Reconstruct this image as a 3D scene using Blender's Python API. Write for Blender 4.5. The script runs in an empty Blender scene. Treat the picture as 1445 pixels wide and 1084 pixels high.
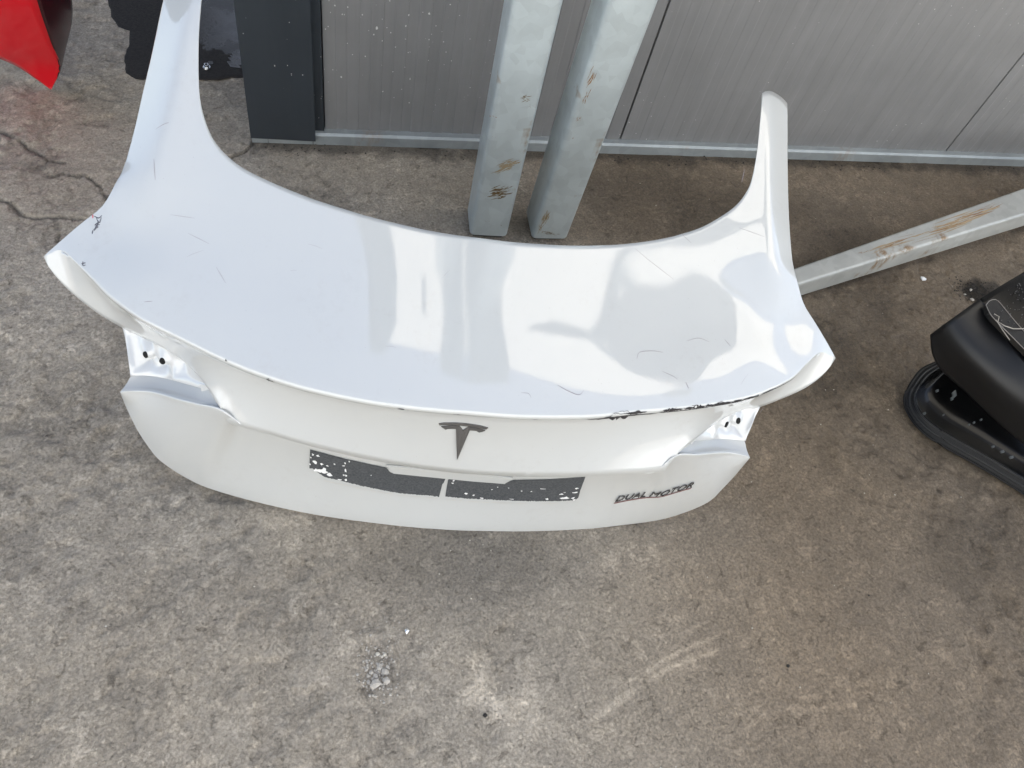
import bpy, bmesh, math, random
import numpy as np
from mathutils import Vector, Matrix
from mathutils.bvhtree import BVHTree

random.seed(7)
rng = np.random.default_rng(11)
sc = bpy.context.scene
col = sc.collection
R = math.radians

# ------------------------------------------------------------------ camera
cam_d = bpy.data.cameras.new("camera")
cam = bpy.data.objects.new("camera", cam_d)
col.objects.link(cam)
CAM_H = 1.513
rows = [[0.97094002, -0.04125616, 0.23574013], [-0.16304528, -0.83509699, 0.52538487], [0.17519051, -0.54855351, -0.81755571]]
M = Matrix(((rows[0][0], -rows[0][1], -rows[0][2], 0), (rows[1][0], -rows[1][1], -rows[1][2], 0),
            (rows[2][0], -rows[2][1], -rows[2][2], CAM_H), (0, 0, 0, 1)))
cam.matrix_world = M
cam_d.sensor_width = 36
cam_d.lens = 27.03
cam_d.clip_start = 0.02
cam_d.clip_end = 500
sc.camera = cam

# ------------------------------------------------------------------ light
SUN_EL, SUN_AZ = R(52), R(38)            # azimuth clockwise from +Y, the sun stands behind the building
world = bpy.data.worlds.new("World")
sc.world = world
world.use_nodes = True
wn = world.node_tree.nodes
bg = wn["Background"]
sky = wn.new("ShaderNodeTexSky")
sky.sky_type = 'NISHITA'
sky.sun_disc = False
sky.sun_elevation = SUN_EL
sky.sun_rotation = SUN_AZ
sky.air_density = 1.0
sky.dust_density = 1.0
sky.ozone_density = 1.0
hs = wn.new("ShaderNodeHueSaturation")      # thin high haze takes some of the blue out
hs.inputs['Saturation'].default_value = 0.7
world.node_tree.links.new(sky.outputs[0], hs.inputs['Color'])
world.node_tree.links.new(hs.outputs[0], bg.inputs[0])
bg.inputs[1].default_value = 0.15
sun_d = bpy.data.lights.new("sun", 'SUN')
sun_d.energy = 5.0
sun_d.angle = R(0.53)
sun_d.color = (1.0, 0.95, 0.87)
sun = bpy.data.objects.new("sun", sun_d)
col.objects.link(sun)
sv = Vector((math.sin(SUN_AZ) * math.cos(SUN_EL), math.cos(SUN_AZ) * math.cos(SUN_EL), math.sin(SUN_EL)))
sun.rotation_euler = sv.to_track_quat('Z', 'Y').to_euler()
sun.location = sv * 20
sc.view_settings.view_transform = 'Standard'
sc.view_settings.look = 'None'
sc.view_settings.gamma = 1
sc.view_settings.use_curve_mapping = False
sc.view_settings.exposure = 1.12

# ------------------------------------------------------------------ helpers
def tag(o, label=None, cat=None, group=None, kind=None):
    if label: o['label'] = label
    if cat: o['category'] = cat
    if group: o['group'] = group
    if kind: o['kind'] = kind
    return o

def empty(name, loc, rz=0):
    o = bpy.data.objects.new(name, None)
    col.objects.link(o)
    o.location = loc
    o.rotation_euler = (0, 0, rz)
    o.empty_display_size = 0.1
    return o

def mesh(name, verts, faces, mat=None, parent=None, smooth=False, sharp=None):
    me = bpy.data.meshes.new(name)
    me.from_pydata([tuple(map(float, v)) for v in verts], [], [tuple(map(int, f)) for f in faces])
    if smooth:
        me.polygons.foreach_set('use_smooth', [True] * len(me.polygons))
        if sharp: me.set_sharp_from_angle(angle=R(sharp))
    o = bpy.data.objects.new(name, me)
    col.objects.link(o)
    if mat: me.materials.append(mat)
    if parent: o.parent = parent
    me.update()
    return o

class MB:
    """collects simple shapes into one mesh"""
    def __init__(s): s.v = []; s.f = []
    def add(s, v, f):
        n = len(s.v); s.v += [tuple(p) for p in v]; s.f += [tuple(i + n for i in q) for q in f]
    def box(s, a, b):
        (x0, y0, z0), (x1, y1, z1) = a, b
        s.add([(x0, y0, z0), (x1, y0, z0), (x1, y1, z0), (x0, y1, z0), (x0, y0, z1), (x1, y0, z1), (x1, y1, z1), (x0, y1, z1)],
              [(0, 3, 2, 1), (4, 5, 6, 7), (0, 1, 5, 4), (1, 2, 6, 5), (2, 3, 7, 6), (3, 0, 4, 7)])
    def tube(s, pts, r, n=5):
        pts = [Vector(p) for p in pts]
        rings = []
        for i, p in enumerate(pts):
            t = (pts[min(i + 1, len(pts) - 1)] - pts[max(i - 1, 0)]).normalized()
            a = t.orthogonal().normalized(); b = t.cross(a)
            rr = r[i] if hasattr(r, '__len__') else r
            rings.append([p + (a * math.cos(k * 2 * math.pi / n) + b * math.sin(k * 2 * math.pi / n)) * rr for k in range(n)])
        v = [q for g in rings for q in g]
        f = [(i * n + k, i * n + (k + 1) % n, (i + 1) * n + (k + 1) % n, (i + 1) * n + k) for i in range(len(pts) - 1) for k in range(n)]
        f += [tuple(range(n - 1, -1, -1)), tuple((len(pts) - 1) * n + k for k in range(n))]
        s.add(v, f)
    def obj(s, name, mat=None, parent=None, smooth=False, sharp=None):
        return mesh(name, s.v, s.f, mat, parent, smooth, sharp)

def bevel(o, w, seg=2):
    m = o.modifiers.new('bevel', 'BEVEL'); m.width = w; m.segments = seg; m.limit_method = 'ANGLE'; m.angle_limit = R(40)
    return o

def spline(P, n):
    """n points evenly spaced along a Catmull-Rom curve through P"""
    P = np.asarray(P, float)
    E = np.vstack([2 * P[0] - P[1], P, 2 * P[-1] - P[-2]])
    out = []
    for i in range(len(P) - 1):
        p0, p1, p2, p3 = E[i:i + 4]
        t = np.linspace(0, 1, 24, endpoint=False)[:, None]
        out.append(.5 * (2 * p1 + (p2 - p0) * t + (2 * p0 - 5 * p1 + 4 * p2 - p3) * t ** 2 + (3 * p1 - p0 - 3 * p2 + p3) * t ** 3))
    out.append(P[-1:])
    Q = np.vstack(out)
    s = np.r_[0, np.cumsum(np.linalg.norm(np.diff(Q, axis=0), axis=1))]
    if np.ndim(n) == 0: n = np.linspace(0, 1, n)
    return np.stack([np.interp(np.asarray(n) * s[-1], s, Q[:, k]) for k in range(P.shape[1])], 1)

# numpy value noise
def vnoise(x, y, seed):
    g = np.random.default_rng(seed).random((256, 256))
    xi = np.floor(x).astype(int); yi = np.floor(y).astype(int)
    fx = x - xi; fy = y - yi
    fx = fx * fx * (3 - 2 * fx); fy = fy * fy * (3 - 2 * fy)
    a = g[xi % 256, yi % 256]; b = g[(xi + 1) % 256, yi % 256]; c = g[xi % 256, (yi + 1) % 256]; d = g[(xi + 1) % 256, (yi + 1) % 256]
    return (a * (1 - fx) + b * fx) * (1 - fy) + (c * (1 - fx) + d * fx) * fy
def fbm(x, y, s, seed, oct=5, gain=.5):
    o = 0; a = 1; t = 0
    for i in range(oct):
        o = o + a * vnoise(x * s + 17.3 * i, y * s - 9.1 * i, seed + i); t += a; a *= gain; s *= 2.03
    return o / t
def sstep(a, b, x):
    t = np.clip((x - a) / (b - a), 0, 1)
    return t * t * (3 - 2 * t)
def pdist(x, y, pl):
    d = np.full(np.shape(x), 1e9)
    for (ax, ay), (bx, by) in zip(pl[:-1], pl[1:]):
        vx, vy = bx - ax, by - ay
        t = np.clip(((x - ax) * vx + (y - ay) * vy) / (vx * vx + vy * vy), 0, 1)
        d = np.minimum(d, np.hypot(x - ax - t * vx, y - ay - t * vy))
    return d

# ------------------------------------------------------------------ materials
class NT:
    def __init__(s, name):
        s.m = bpy.data.materials.new(name); s.m.use_nodes = True
        s.t = s.m.node_tree; s.b = s.t.nodes['Principled BSDF']; s.n = s.t.nodes
        s.co = s.n.new('ShaderNodeTexCoord').outputs['Object']
    def link(s, a, b): s.t.links.new(a, b)
    def set(s, **k):
        for a, v in k.items():
            i = s.b.inputs[a.replace('_', ' ')]
            if hasattr(v, 'links'): s.link(v, i)
            else: i.default_value = v
        return s
    def noise(s, scale, detail=4, rough=.55, vec=None, dist=0):
        n = s.n.new('ShaderNodeTexNoise'); n.inputs['Scale'].default_value = scale; n.inputs['Detail'].default_value = detail
        n.inputs['Roughness'].default_value = rough; n.inputs['Distortion'].default_value = dist
        s.link(vec or s.co, n.inputs['Vector']); return n.outputs['Fac']
    def voro(s, scale, feature='F1', vec=None, out='Distance', rnd=1):
        n = s.n.new('ShaderNodeTexVoronoi'); n.feature = feature; n.inputs['Scale'].default_value = scale
        n.inputs['Randomness'].default_value = rnd
        s.link(vec or s.co, n.inputs['Vector']); return n.outputs[out]
    def mapping(s, scale=(1, 1, 1), rot=(0, 0, 0)):
        n = s.n.new('ShaderNodeMapping'); n.inputs['Scale'].default_value = scale; n.inputs['Rotation'].default_value = rot
        s.link(s.co, n.inputs['Vector']); return n.outputs[0]
    def ramp(s, f, *stops):
        n = s.n.new('ShaderNodeValToRGB'); e = n.color_ramp.elements
        while len(e) < len(stops): e.new(.5)
        for el, (p, c) in zip(e, stops):
            el.position = p; el.color = (c, c, c, 1) if not hasattr(c, '__len__') else (*c, 1)
        s.link(f, n.inputs[0]); return n.outputs[0]
    def mix(s, f, a, b, mode='MIX'):
        n = s.n.new('ShaderNodeMix'); n.data_type = 'RGBA'; n.blend_type = mode
        for v, i in ((f, 0), (a, 6), (b, 7)):
            if hasattr(v, 'links'): s.link(v, n.inputs[i])
            else: n.inputs[i].default_value = v if i == 0 else (*v, 1)
        return n.outputs[2]
    def math(s, op, a, b=0, c=None):
        n = s.n.new('ShaderNodeMath'); n.operation = op
        for v, i in ((a, 0), (b, 1), (c, 2)):
            if v is None: continue
            if hasattr(v, 'links'): s.link(v, n.inputs[i])
            else: n.inputs[i].default_value = v
        return n.outputs[0]
    def bump(s, h, strength=.3, dist=.002, to='Normal'):
        n = s.n.new('ShaderNodeBump'); n.inputs['Strength'].default_value = strength; n.inputs['Distance'].default_value = dist
        s.link(h, n.inputs['Height']); s.link(n.outputs[0], s.b.inputs[to]); return s
    def attr(s, name):
        n = s.n.new('ShaderNodeAttribute'); n.attribute_name = name; return n.outputs['Color']

def simple(name, c, rough=.5, metal=0, **k):
    t = NT(name); t.set(Base_Color=(*c, 1), Roughness=rough, Metallic=metal, **k); return t.m

# concrete: colour map per vertex plus grain
t = NT('concrete')
base = t.attr('ground_colour')
g1 = t.noise(60, 9, .70); g2 = t.noise(170, 5, .68)
fl1 = t.ramp(t.noise(20, 12, .84, dist=.4), (.505, 0), (.535, 1.0))
fl2 = t.ramp(t.noise(70, 8, .80, t.mapping((1, 1, 1), (0, 0, 1.1)), .3), (.53, 0), (.56, 1.0))
pit = t.ramp(t.noise(27, 12, .84, t.mapping((1, 1.15, 1), (0, 0, .5)), .5), (.39, 1.0), (.425, 0))
pit2 = t.ramp(t.noise(95, 7, .78), (.37, 1.0), (.41, 0))
zone = t.ramp(t.noise(3.2, 4, .6), (.40, .25), (.60, 1.0))
c = t.mix(t.math('MULTIPLY', t.math('MULTIPLY', fl1, zone), .75), base, t.mix(1, base, (1.42, 1.42, 1.42), 'MULTIPLY'))
zone2 = t.ramp(t.noise(5.5, 5, .6, t.mapping((1, 1, 1), (0, 0, 2.1))), (.40, .15), (.62, 1.0))
c = t.mix(t.math('MULTIPLY', t.math('MULTIPLY', fl2, zone2), .75), c, t.mix(1, c, (1.45, 1.45, 1.43), 'MULTIPLY'))
c = t.mix(t.math('MULTIPLY', pit, .75), c, t.mix(1, c, (.52, .50, .48), 'MULTIPLY'))
c = t.mix(t.math('MULTIPLY', pit2, .65), c, t.mix(1, c, (.50, .48, .46), 'MULTIPLY'))
c = t.mix(1, c, t.ramp(g2, (.34, .70), (.5, .99), (.66, 1.32)), 'MULTIPLY')
spk = t.ramp(t.voro(95), (.0, 1.0), (.09, .0))
keep = t.ramp(t.noise(23, 3), (.56, 0.0), (.64, 1.0))
c = t.mix(t.math('MULTIPLY', spk, keep), c, (.42, .40, .36))
spk2 = t.ramp(t.voro(60), (.0, 1.0), (.075, .0))
keep2 = t.ramp(t.noise(14, 3, .5), (.60, 0.0), (.66, 1.0))
c = t.mix(t.math('MULTIPLY', spk2, keep2), c, (.035, .03, .028))
h = t.math('ADD', t.math('MULTIPLY', fl1, .30), t.math('MULTIPLY', fl2, .30))
h = t.math('SUBTRACT', h, t.math('MULTIPLY', pit, .8))
h = t.math('SUBTRACT', h, t.math('MULTIPLY', pit2, .6))
h = t.math('ADD', h, t.math('MULTIPLY', g1, .5))
h = t.math('ADD', h, t.math('MULTIPLY', g2, .35))
t.set(Base_Color=c, Roughness=t.ramp(g1, (.3, .55), (.7, .85)))
t.b.inputs['Specular IOR Level'].default_value = .4
t.bump(h, .7, .0036)
M_CONC = t.m

# white car paint under clear coat
t = NT('white_paint')
dirt = t.noise(9, 6, .7); fine = t.noise(70, 5, .7)
c = t.mix(t.ramp(t.math('MULTIPLY', dirt, fine), (.30, 0.0), (.48, .35)), (.555, .565, .555), (.475, .465, .445))
spk = t.math('MULTIPLY', t.ramp(t.voro(85), (0, 1.0), (.10, 0)), t.ramp(t.noise(16, 3), (.50, 0.0), (.62, .75)))
c = t.mix(spk, c, (.35, .34, .33))
t.set(Base_Color=c, Roughness=.35, Coat_Weight=1.0, Coat_IOR=1.85, Coat_Roughness=t.ramp(fine, (.4, .010), (.75, .03)))
t.b.inputs['Specular IOR Level'].default_value = .5
t.bump(t.noise(260, 3, .55), .015, .0012, 'Coat Normal')
M_WHITE = t.m

t = NT('white_primer')
t.set(Base_Color=(.62, .63, .63, 1), Roughness=.28, Coat_Weight=1.0, Coat_IOR=1.9, Coat_Roughness=.05)
M_PRIMER = t.m
t = NT('ledge_grey')  # ledge colour, a darker grey than the lid paint
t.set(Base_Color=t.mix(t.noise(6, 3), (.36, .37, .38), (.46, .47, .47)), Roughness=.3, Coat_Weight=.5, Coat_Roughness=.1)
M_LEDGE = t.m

# galvanised steel, with mud and rust rubbed on
def galv(name, base, rough, rust):
    t = NT(name)
    sp = t.voro(38, out='Color'); n = t.noise(6, 5, .6); st = t.noise(16, 5, .7, t.mapping((1, 1, .14)))
    spg = t.n.new('ShaderNodeRGBToBW'); t.link(sp, spg.inputs[0])
    c = t.mix(1, base, t.ramp(spg.outputs[0], (.2, .95), (.8, 1.05)), 'MULTIPLY')
    c = t.mix(1, c, t.ramp(n, (.3, .86), (.7, 1.08)), 'MULTIPLY')
    c = t.mix(t.ramp(st, (.58, 0), (.8, .3)), c, (.62, .62, .60))
    if rust:
        k = t.math('MULTIPLY', t.ramp(t.noise(7, 4, .6), (.60, 0), (.67, 1.0)), t.ramp(t.noise(60, 5, .75, t.mapping((1, 1, .3), (0, .7, 0))), (.42, 0), (.56, rust)))
        c = t.mix(k, c, (.27, .17, .085))
    t.set(Base_Color=c, Metallic=.35, Roughness=t.ramp(n, (.3, rough), (.7, rough + .14)))
    t.bump(t.noise(90, 3), .05, .001)
    return t.m
M_GALV = galv('galvanised_post', (.56, .625, .64), .30, .9)
M_GALV_TUBE = galv('galvanised_tube', (.48, .49, .47), .42, .9)
M_RAIL = galv('galvanised_rail', (.34, .37, .38), .42, .3)

def paint_metal(name, c0, rough, spk):
    t = NT(name)
    n = t.noise(5, 5, .6); st = t.noise(40, 4, .6, t.mapping((1, 1, .06)))
    c = t.mix(1, c0, t.ramp(n, (.3, .92), (.7, 1.06)), 'MULTIPLY')
    c = t.mix(1, c, t.ramp(st, (.35, .95), (.7, 1.05)), 'MULTIPLY')
    s1 = t.math('MULTIPLY', t.ramp(t.voro(48), (0, 1.0), (.06, 1.0), (.085, 0)), t.ramp(t.noise(5, 3), (.52, 0.0), (.62, spk)))
    c = t.mix(s1, c, (.62, .62, .60))
    t.set(Base_Color=c, Roughness=rough)
    t.bump(t.noise(30, 3), .04, .002)
    return t.m
M_PANEL = paint_metal('panel_paint', (.205, .205, .206), .38, 1.0)
M_TRIM = paint_metal('anthracite_paint', (.030, .037, .045), .42, .9)
M_SEAM = simple('dark_seam', (.03, .03, .03), .8)
M_BLACK_SATIN = simple('black_satin', (.005, .005, .0055), .42)
M_BLACK_GLOSS = simple('black_gloss', (.003, .003, .0032), .20)
M_BLACK_GLOSS.node_tree.nodes['Principled BSDF'].inputs['Specular IOR Level'].default_value = .22
M_BLACK_MATTE = simple('black_plastic', (.004, .004, .004), .5)
M_BLACK_MATTE.node_tree.nodes['Principled BSDF'].inputs['Specular IOR Level'].default_value = .3
M_HOLE = simple('hole_dark', (.006, .006, .006), .9)
M_CHROME = simple('dark_chrome', (.20, .195, .19), .42, .75)
M_BADGE = simple('badge_chrome', (.16, .16, .17), .25, .9)
M_BADGE_RED = simple('badge_underline', (.16, .06, .06), .35)
M_CHIP = simple('bare_black_plastic', (.025, .022, .024), .6)
M_SCRATCH = simple('scratch', (.33, .29, .31), .6)
M_INK = simple('grey_marker', (.12, .12, .14), .6)
M_REDPAINT = None
t = NT('red_paint')
t.set(Base_Color=(.56, .0, .008, 1), Roughness=.45, Coat_Weight=1, Coat_Roughness=.05, Coat_IOR=1.36)
t.b.inputs['Specular IOR Level'].default_value = .15
t.bump(t.noise(300, 2), .01, .001, 'Coat Normal')
M_REDPAINT = t.m
t = NT('foam_tape')
n = t.noise(260, 4, .7)
t.set(Base_Color=t.ramp(n, (.35, (.040, .043, .047)), (.65, (.085, .09, .095))), Roughness=.85)
t.bump(n, .5, .0015)
M_TAPE = t.m
t = NT('stone')
n = t.noise(120, 5, .7)
t.set(Base_Color=t.ramp(n, (.3, (.34, .31, .27)), (.7, (.56, .52, .46))), Roughness=.9)
t.bump(n, .5, .002)
M_STONE = t.m
M_PALE = simple('pale_stone', (.58, .54, .46), .8)
M_DIRT = simple('black_dirt', (.03, .027, .024), .95)
M_STEEL = simple('bright_steel', (.62, .63, .64), .25, 1.0)
M_WHITE_CHIP = simple('white_plastic', (.82, .82, .82), .4)
t = NT('wet_concrete')
n = t.noise(120, 5, .7); n2 = t.noise(7, 4, .6)
t.set(Base_Color=t.ramp(n, (.35, (.012, .011, .010)), (.65, (.030, .027, .025))), Roughness=t.ramp(n2, (.42, .04), (.6, .35)))
t.bump(n, .28, .0016)
M_WET = t.m
t = NT('translucent_sheet')
tr = t.n.new('ShaderNodeBsdfTranslucent'); tr.inputs[0].default_value = (.95, .92, .86, 1)
df = t.n.new('ShaderNodeBsdfDiffuse'); df.inputs[0].default_value = (.6, .58, .52, 1)
mx = t.n.new('ShaderNodeMixShader'); mx.inputs[0].default_value = .12
t.link(tr.outputs[0], mx.inputs[1]); t.link(df.outputs[0], mx.inputs[2])
t.link(mx.outputs[0], t.n['Material Output'].inputs['Surface'])
M_SHEET = t.m
M_ROOF = simple('roof_sheet', (.30, .30, .29), .5)

# ------------------------------------------------------------------ ground
CRACKS = [
    [(-.95, 1.84), (-.831, 1.831), (-.797, 1.824), (-.761, 1.804), (-.713, 1.754), (-.666, 1.713), (-.63, 1.705)],
    [(-.95, 1.63), (-.791, 1.601), (-.755, 1.57), (-.726, 1.558), (-.71, 1.524), (-.677, 1.515), (-.631, 1.516), (-.555, 1.505), (-.46, 1.50), (-.37, 1.55), (-.30, 1.66), (-.226, 1.742), (-.209, 1.762), (-.187, 1.778), (-.17, 1.815)],
    [(-.675, 1.662), (-.65, 1.656), (-.627, 1.669), (-.601, 1.657), (-.577, 1.666), (-.54, 1.628), (-.519, 1.582), (-.50, 1.53)],
    [(-.631, 1.516), (-.61, 1.46), (-.615, 1.40)],
]
def ground_height(x, y):
    w = (fbm(x, y, 30, 5, 3) - .5) * .02
    xx, yy = x + w, y + (fbm(x, y, 30, 9, 3) - .5) * .02
    z = (fbm(x, y, 3.5, 21, 4) - .5) * .006
    pits = fbm(xx, yy, 16, 33, 4, .6)
    rough = sstep(.50, .66, fbm(x, y, 2.6, 41, 3))
    left = sstep(.1, -.35, x)
    rub = np.clip(rough * .8 + left * .75, 0, 1)
    z = z - rub * .006 * sstep(.54, .36, pits)
    z = z + rub * .003 * (fbm(x, y, 70, 51, 3) - .5)
    z = z + .0014 * (fbm(x, y, 120, 61, 2) - .5)
    # brushed screed marks on the right
    u = x * .82 - y * .57
    right = sstep(.55, 1.0, x)
    z = z + right * .0035 * (fbm(x * .6 + y * .8, u * 2.6, 9, 71, 4) - .5)
    for k, pl in enumerate(CRACKS):
        d = pdist(xx, yy, pl)
        wd = (.0016, .0024, .0014, .0008)[k] * (.5 + 1.1 * fbm(x, y, 22, 81 + k, 2))
        z = z - .012 * sstep(wd * 1.6, wd * .4, d)
    # shallow spall under the heap of stones, a smooth trowel mark beside it
    d = np.hypot(xx - .078, (yy - .362) * .85)
    z = z - .007 * sstep(.05, .02, d)
    d = pdist(x, y, [(.100, .392), (.106, .365), (.107, .345)])
    z = z + .006 * sstep(.010, .0, d)
    return z
def build_ground():
    x0, x1, y0, y1, s = -1.05, 2.75, -.12, 2.75, .0052
    nx, ny = int((x1 - x0) / s) + 1, int((y1 - y0) / s) + 1
    X, Y = np.meshgrid(np.linspace(x0, x1, nx), np.linspace(y0, y1, ny))
    edge = np.minimum.reduce([X - x0, x1 - X, Y - y0, y1 - Y])
    Z = ground_height(X, Y) * sstep(0, .08, edge)
    # colour
    big = fbm(X, Y, 1.7, 101, 4); mid = fbm(X, Y, 5.5, 111, 5, .6); fin = fbm(X, Y, 26, 121, 4, .65)
    fn2 = fbm(X, Y, 85, 125, 2, .6)
    light = 1.28 + .20 * (sstep(.30, .70, big) - .5) + .38 * (mid - .5) + .30 * (fin - .5) + .25 * (fn2 - .5)
    A = np.array([.252, .217, .172]); Bc = np.array([.172, .134, .094])
    warm = sstep(.35, 1.0, X + .4 * (big - .5))
    C = A[None, None] * (1 - warm[..., None]) + Bc[None, None] * warm[..., None]
    def blob(cx, cy, r, seed, soft=.6, sx=1, sy=1):
        d = np.hypot((X - cx) / sx, (Y - cy) / sy) / r + (fbm(X, Y, 9 / max(r * 6, .6), seed, 4, .6) - .5) * 1.5
        return sstep(1, 1 - soft, d)
    light = light * (1 - .22 * sstep(.75, 1.25, X + .35 * (big - .5)) * sstep(.25, .75, Y))
    light = light * (1 - .42 * blob(1.25, 1.0, .30, 131, .9, 1, .9))       # oil-dark patches
    light = light * (1 - .40 * blob(1.05, 1.6, .45, 132, .9, 1.4, .5))
    light = light * (1 - .38 * blob(1.55, 1.35, .22, 133, .9))
    light = light * (1 - .30 * blob(.30, .52, .22, 134, .9, 1.6, .6))
    light = light * (1 - .15 * blob(-.33, .86, .12, 135, .8, .6, 1))
    light = light * (1 - .35 * blob(-.68, 1.70, .07, 136, .8, 1.2, .6))
    light = light * (1 - .32 * blob(1.55, .35, .35, 138, .9))
    light = light * (1 - .80 * blob(1.945, 1.235, .10, 139, .7, 1.1, .55))
    light = light + .75 * blob(.245, .305, .055, 141, .9) * sstep(.35, .6, fin)
    light = light + .50 * blob(-.16, .62, .12, 142, .9, 1, .7) * sstep(.4, .6, mid)
    light = light + .40 * blob(.32, .24, .12, 143, .9)
    light = light + .20 * blob(-.55, 1.35, .40, 144, .9)
    # chalky drag marks
    for pl, wd, a in (([(.46, .205), (.52, .232), (.569, .255), (.637, .28), (.703, .293), (.76, .30)], .0055, .75),
                      ([(.56, .27), (.64, .298), (.70, .315), (.814, .337)], .0035, 1.0),
                      ([(.77, .15), (.80, .168), (.849, .176), (.92, .172), (1.02, .166)], .0045, .8),
                      ([(.80, .185), (.86, .195), (.98, .19), (1.06, .20)], .004, .75),
                      ([(.60, .20), (.635, .215), (.66, .235)], .004, .18)):
        d = pdist(X + (fin - .5) * .01, Y + (mid - .5) * .012, pl)
        light = light + a * sstep(wd * 1.8, wd * .1, d) * sstep(.30, .62, fin)
    d = pdist(X + (mid - .5) * .06, Y, [(.78, .56), (.805, .46), (.82, .38), (.86, .29)])
    light = light * (1 - .16 * sstep(.018, .004, d) * sstep(.35, .6, fin))
    # dirt along the foot of the wall
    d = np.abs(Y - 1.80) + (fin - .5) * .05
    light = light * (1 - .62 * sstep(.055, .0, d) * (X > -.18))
    for k, pl in enumerate(CRACKS):
        d = pdist(X, Y, pl) + (fin - .5) * .012
        light = light * (1 - .40 * sstep(.006, .0005, d))
    pits = sstep(-.001, -.007, Z)
    light = light * (1 - .14 * pits)
    light = np.clip(light, .12, 1.9)
    C = C * light[..., None]
    tint = fbm(X, Y, 3.1, 151, 4)[..., None] - .5
    C = C * (1 + tint * np.array([.06, .0, -.10]))
    # a far-reaching skirt joined on outside the fine grid
    V = np.stack([X, Y, Z], -1).reshape(-1, 3)
    idx = np.arange(nx * ny).reshape(ny, nx)
    F = np.stack([idx[:-1, :-1], idx[:-1, 1:], idx[1:, 1:], idx[1:, :-1]], -1).reshape(-1, 4)
    n0 = len(V)
    rings = [(x0 - 1.3, y0 - 1.1, x1 + 1.3, y1 + 1.1), (x0 - 2.4, y0 - 1.9, x1 + 2.4, y1 + 2.4), (-60, -60, 60, 60)]
    big_v = np.array([q for a, b, c_, d_ in rings for q in ((a, b, 0), (c_, b, 0), (c_, d_, 0), (a, d_, 0))], float)
    prev = [idx[0, 0], idx[0, -1], idx[-1, -1], idx[-1, 0]]
    F2 = []
    for k_ in range(3):
        cur = [n0 + 4 * k_ + q for q in range(4)]
        F2 += [(cur[q], cur[(q + 1) % 4], prev[(q + 1) % 4], prev[q]) for q in range(4)]
        prev = cur
    F2 = np.array(F2)
    V = np.vstack([V, big_v]); F = np.vstack([F, F2])
    me = bpy.data.meshes.new('ground')
    me.vertices.add(len(V)); me.vertices.foreach_set('co', V.astype(np.float32).ravel())
    me.loops.add(F.size); me.loops.foreach_set('vertex_index', F.ravel().astype(np.int32))
    me.polygons.add(len(F)); me.polygons.foreach_set('loop_start', np.arange(0, F.size, 4, dtype=np.int32))
    try: me.polygons.foreach_set('loop_total', np.full(len(F), 4, dtype=np.int32))
    except Exception: pass
    me.update(calc_edges=True)
    me.polygons.foreach_set('use_smooth', np.ones(len(F), dtype=bool))
    at = me.color_attributes.new('ground_colour', 'FLOAT_COLOR', 'POINT')
    cc = np.ones((len(V), 4), np.float32)
    ew = sstep(0, .16, edge)[..., None]
    C = C * ew + np.array([.29, .25, .20]) * (1 - ew)
    cc[:n0, :3] = C.reshape(-1, 3); cc[n0:n0 + 4, :3] = (.29, .25, .20); cc[n0 + 4:, :3] = (.38, .365, .34)  # outer skirt made paler to bounce more light
    at.data.foreach_set('color', cc.ravel())
    me.materials.append(M_CONC)
    o = bpy.data.objects.new('ground', me); col.objects.link(o)
    return tag(o, kind='structure')
build_ground()

# puddle: a wet film with an irregular rim
pud = [(-.16, 2.09), (-.226, 2.094), (-.265, 2.081), (-.304, 2.074), (-.343, 2.077), (-.41, 2.072), (-.467, 2.064), (-.495, 2.068), (-.516, 2.089), (-.527, 2.128),
       (-.529, 2.175), (-.524, 2.237), (-.529, 2.297), (-.555, 2.305), (-.579, 2.346), (-.594, 2.403), (-.615, 2.465), (-.70, 2.60), (-.62, 2.75), (-.35, 2.85), (-.10, 2.80), (-.06, 2.4)]
ring = spline(pud + [pud[0]], 130)[:-1]
ctr = np.array([-.33, 2.35])
vs = []; fs = []
ks = [1, .99, .97] + list(np.linspace(.93, .05, 34))
n = len(ring)
for j, k in enumerate(ks):
    for i, p in enumerate(ring):
        q = ctr + (p - ctr) * k
        if j == 0: q = q + (rng.random(2) - .5) * .006
        zz = .0042 if j > 1 else (.0005, .0030)[j]
        vs.append((q[0], q[1], zz))
vs.append((*ctr, .0042))
for j in range(len(ks) - 1):
    for i in range(n):
        fs.append((j * n + i, (j + 1) * n + i, (j + 1) * n + (i + 1) % n, j * n + (i + 1) % n)[::-1])
for i in range(n): fs.append(((len(ks) - 1) * n + i, (len(ks) - 1) * n + (i + 1) % n, len(vs) - 1))
pm = mesh('puddle', vs, fs, M_WET, smooth=True); tag(pm, kind='structure')
t = NT('damp_concrete')
n = t.noise(150, 6, .75)
t.set(Base_Color=t.ramp(n, (.35, (.012, .010, .009)), (.65, (.034, .029, .025))), Roughness=.62)
t.b.inputs['Specular IOR Level'].default_value = .25
t.bump(n, .5, .003)
pm.data.materials.append(t.m)
cen_ = np.array([p.center[:2] for p in pm.data.polygons])
nz = fbm(cen_[:, 0], cen_[:, 1], 14, 301, 3)
for p, (cx_, cy_), q in zip(pm.data.polygons, cen_, nz):
    p.material_index = 1 if (cy_ + (q - .5) * .16 < 2.19 or cx_ + (q - .5) * .1 < -.335) else 0

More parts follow.
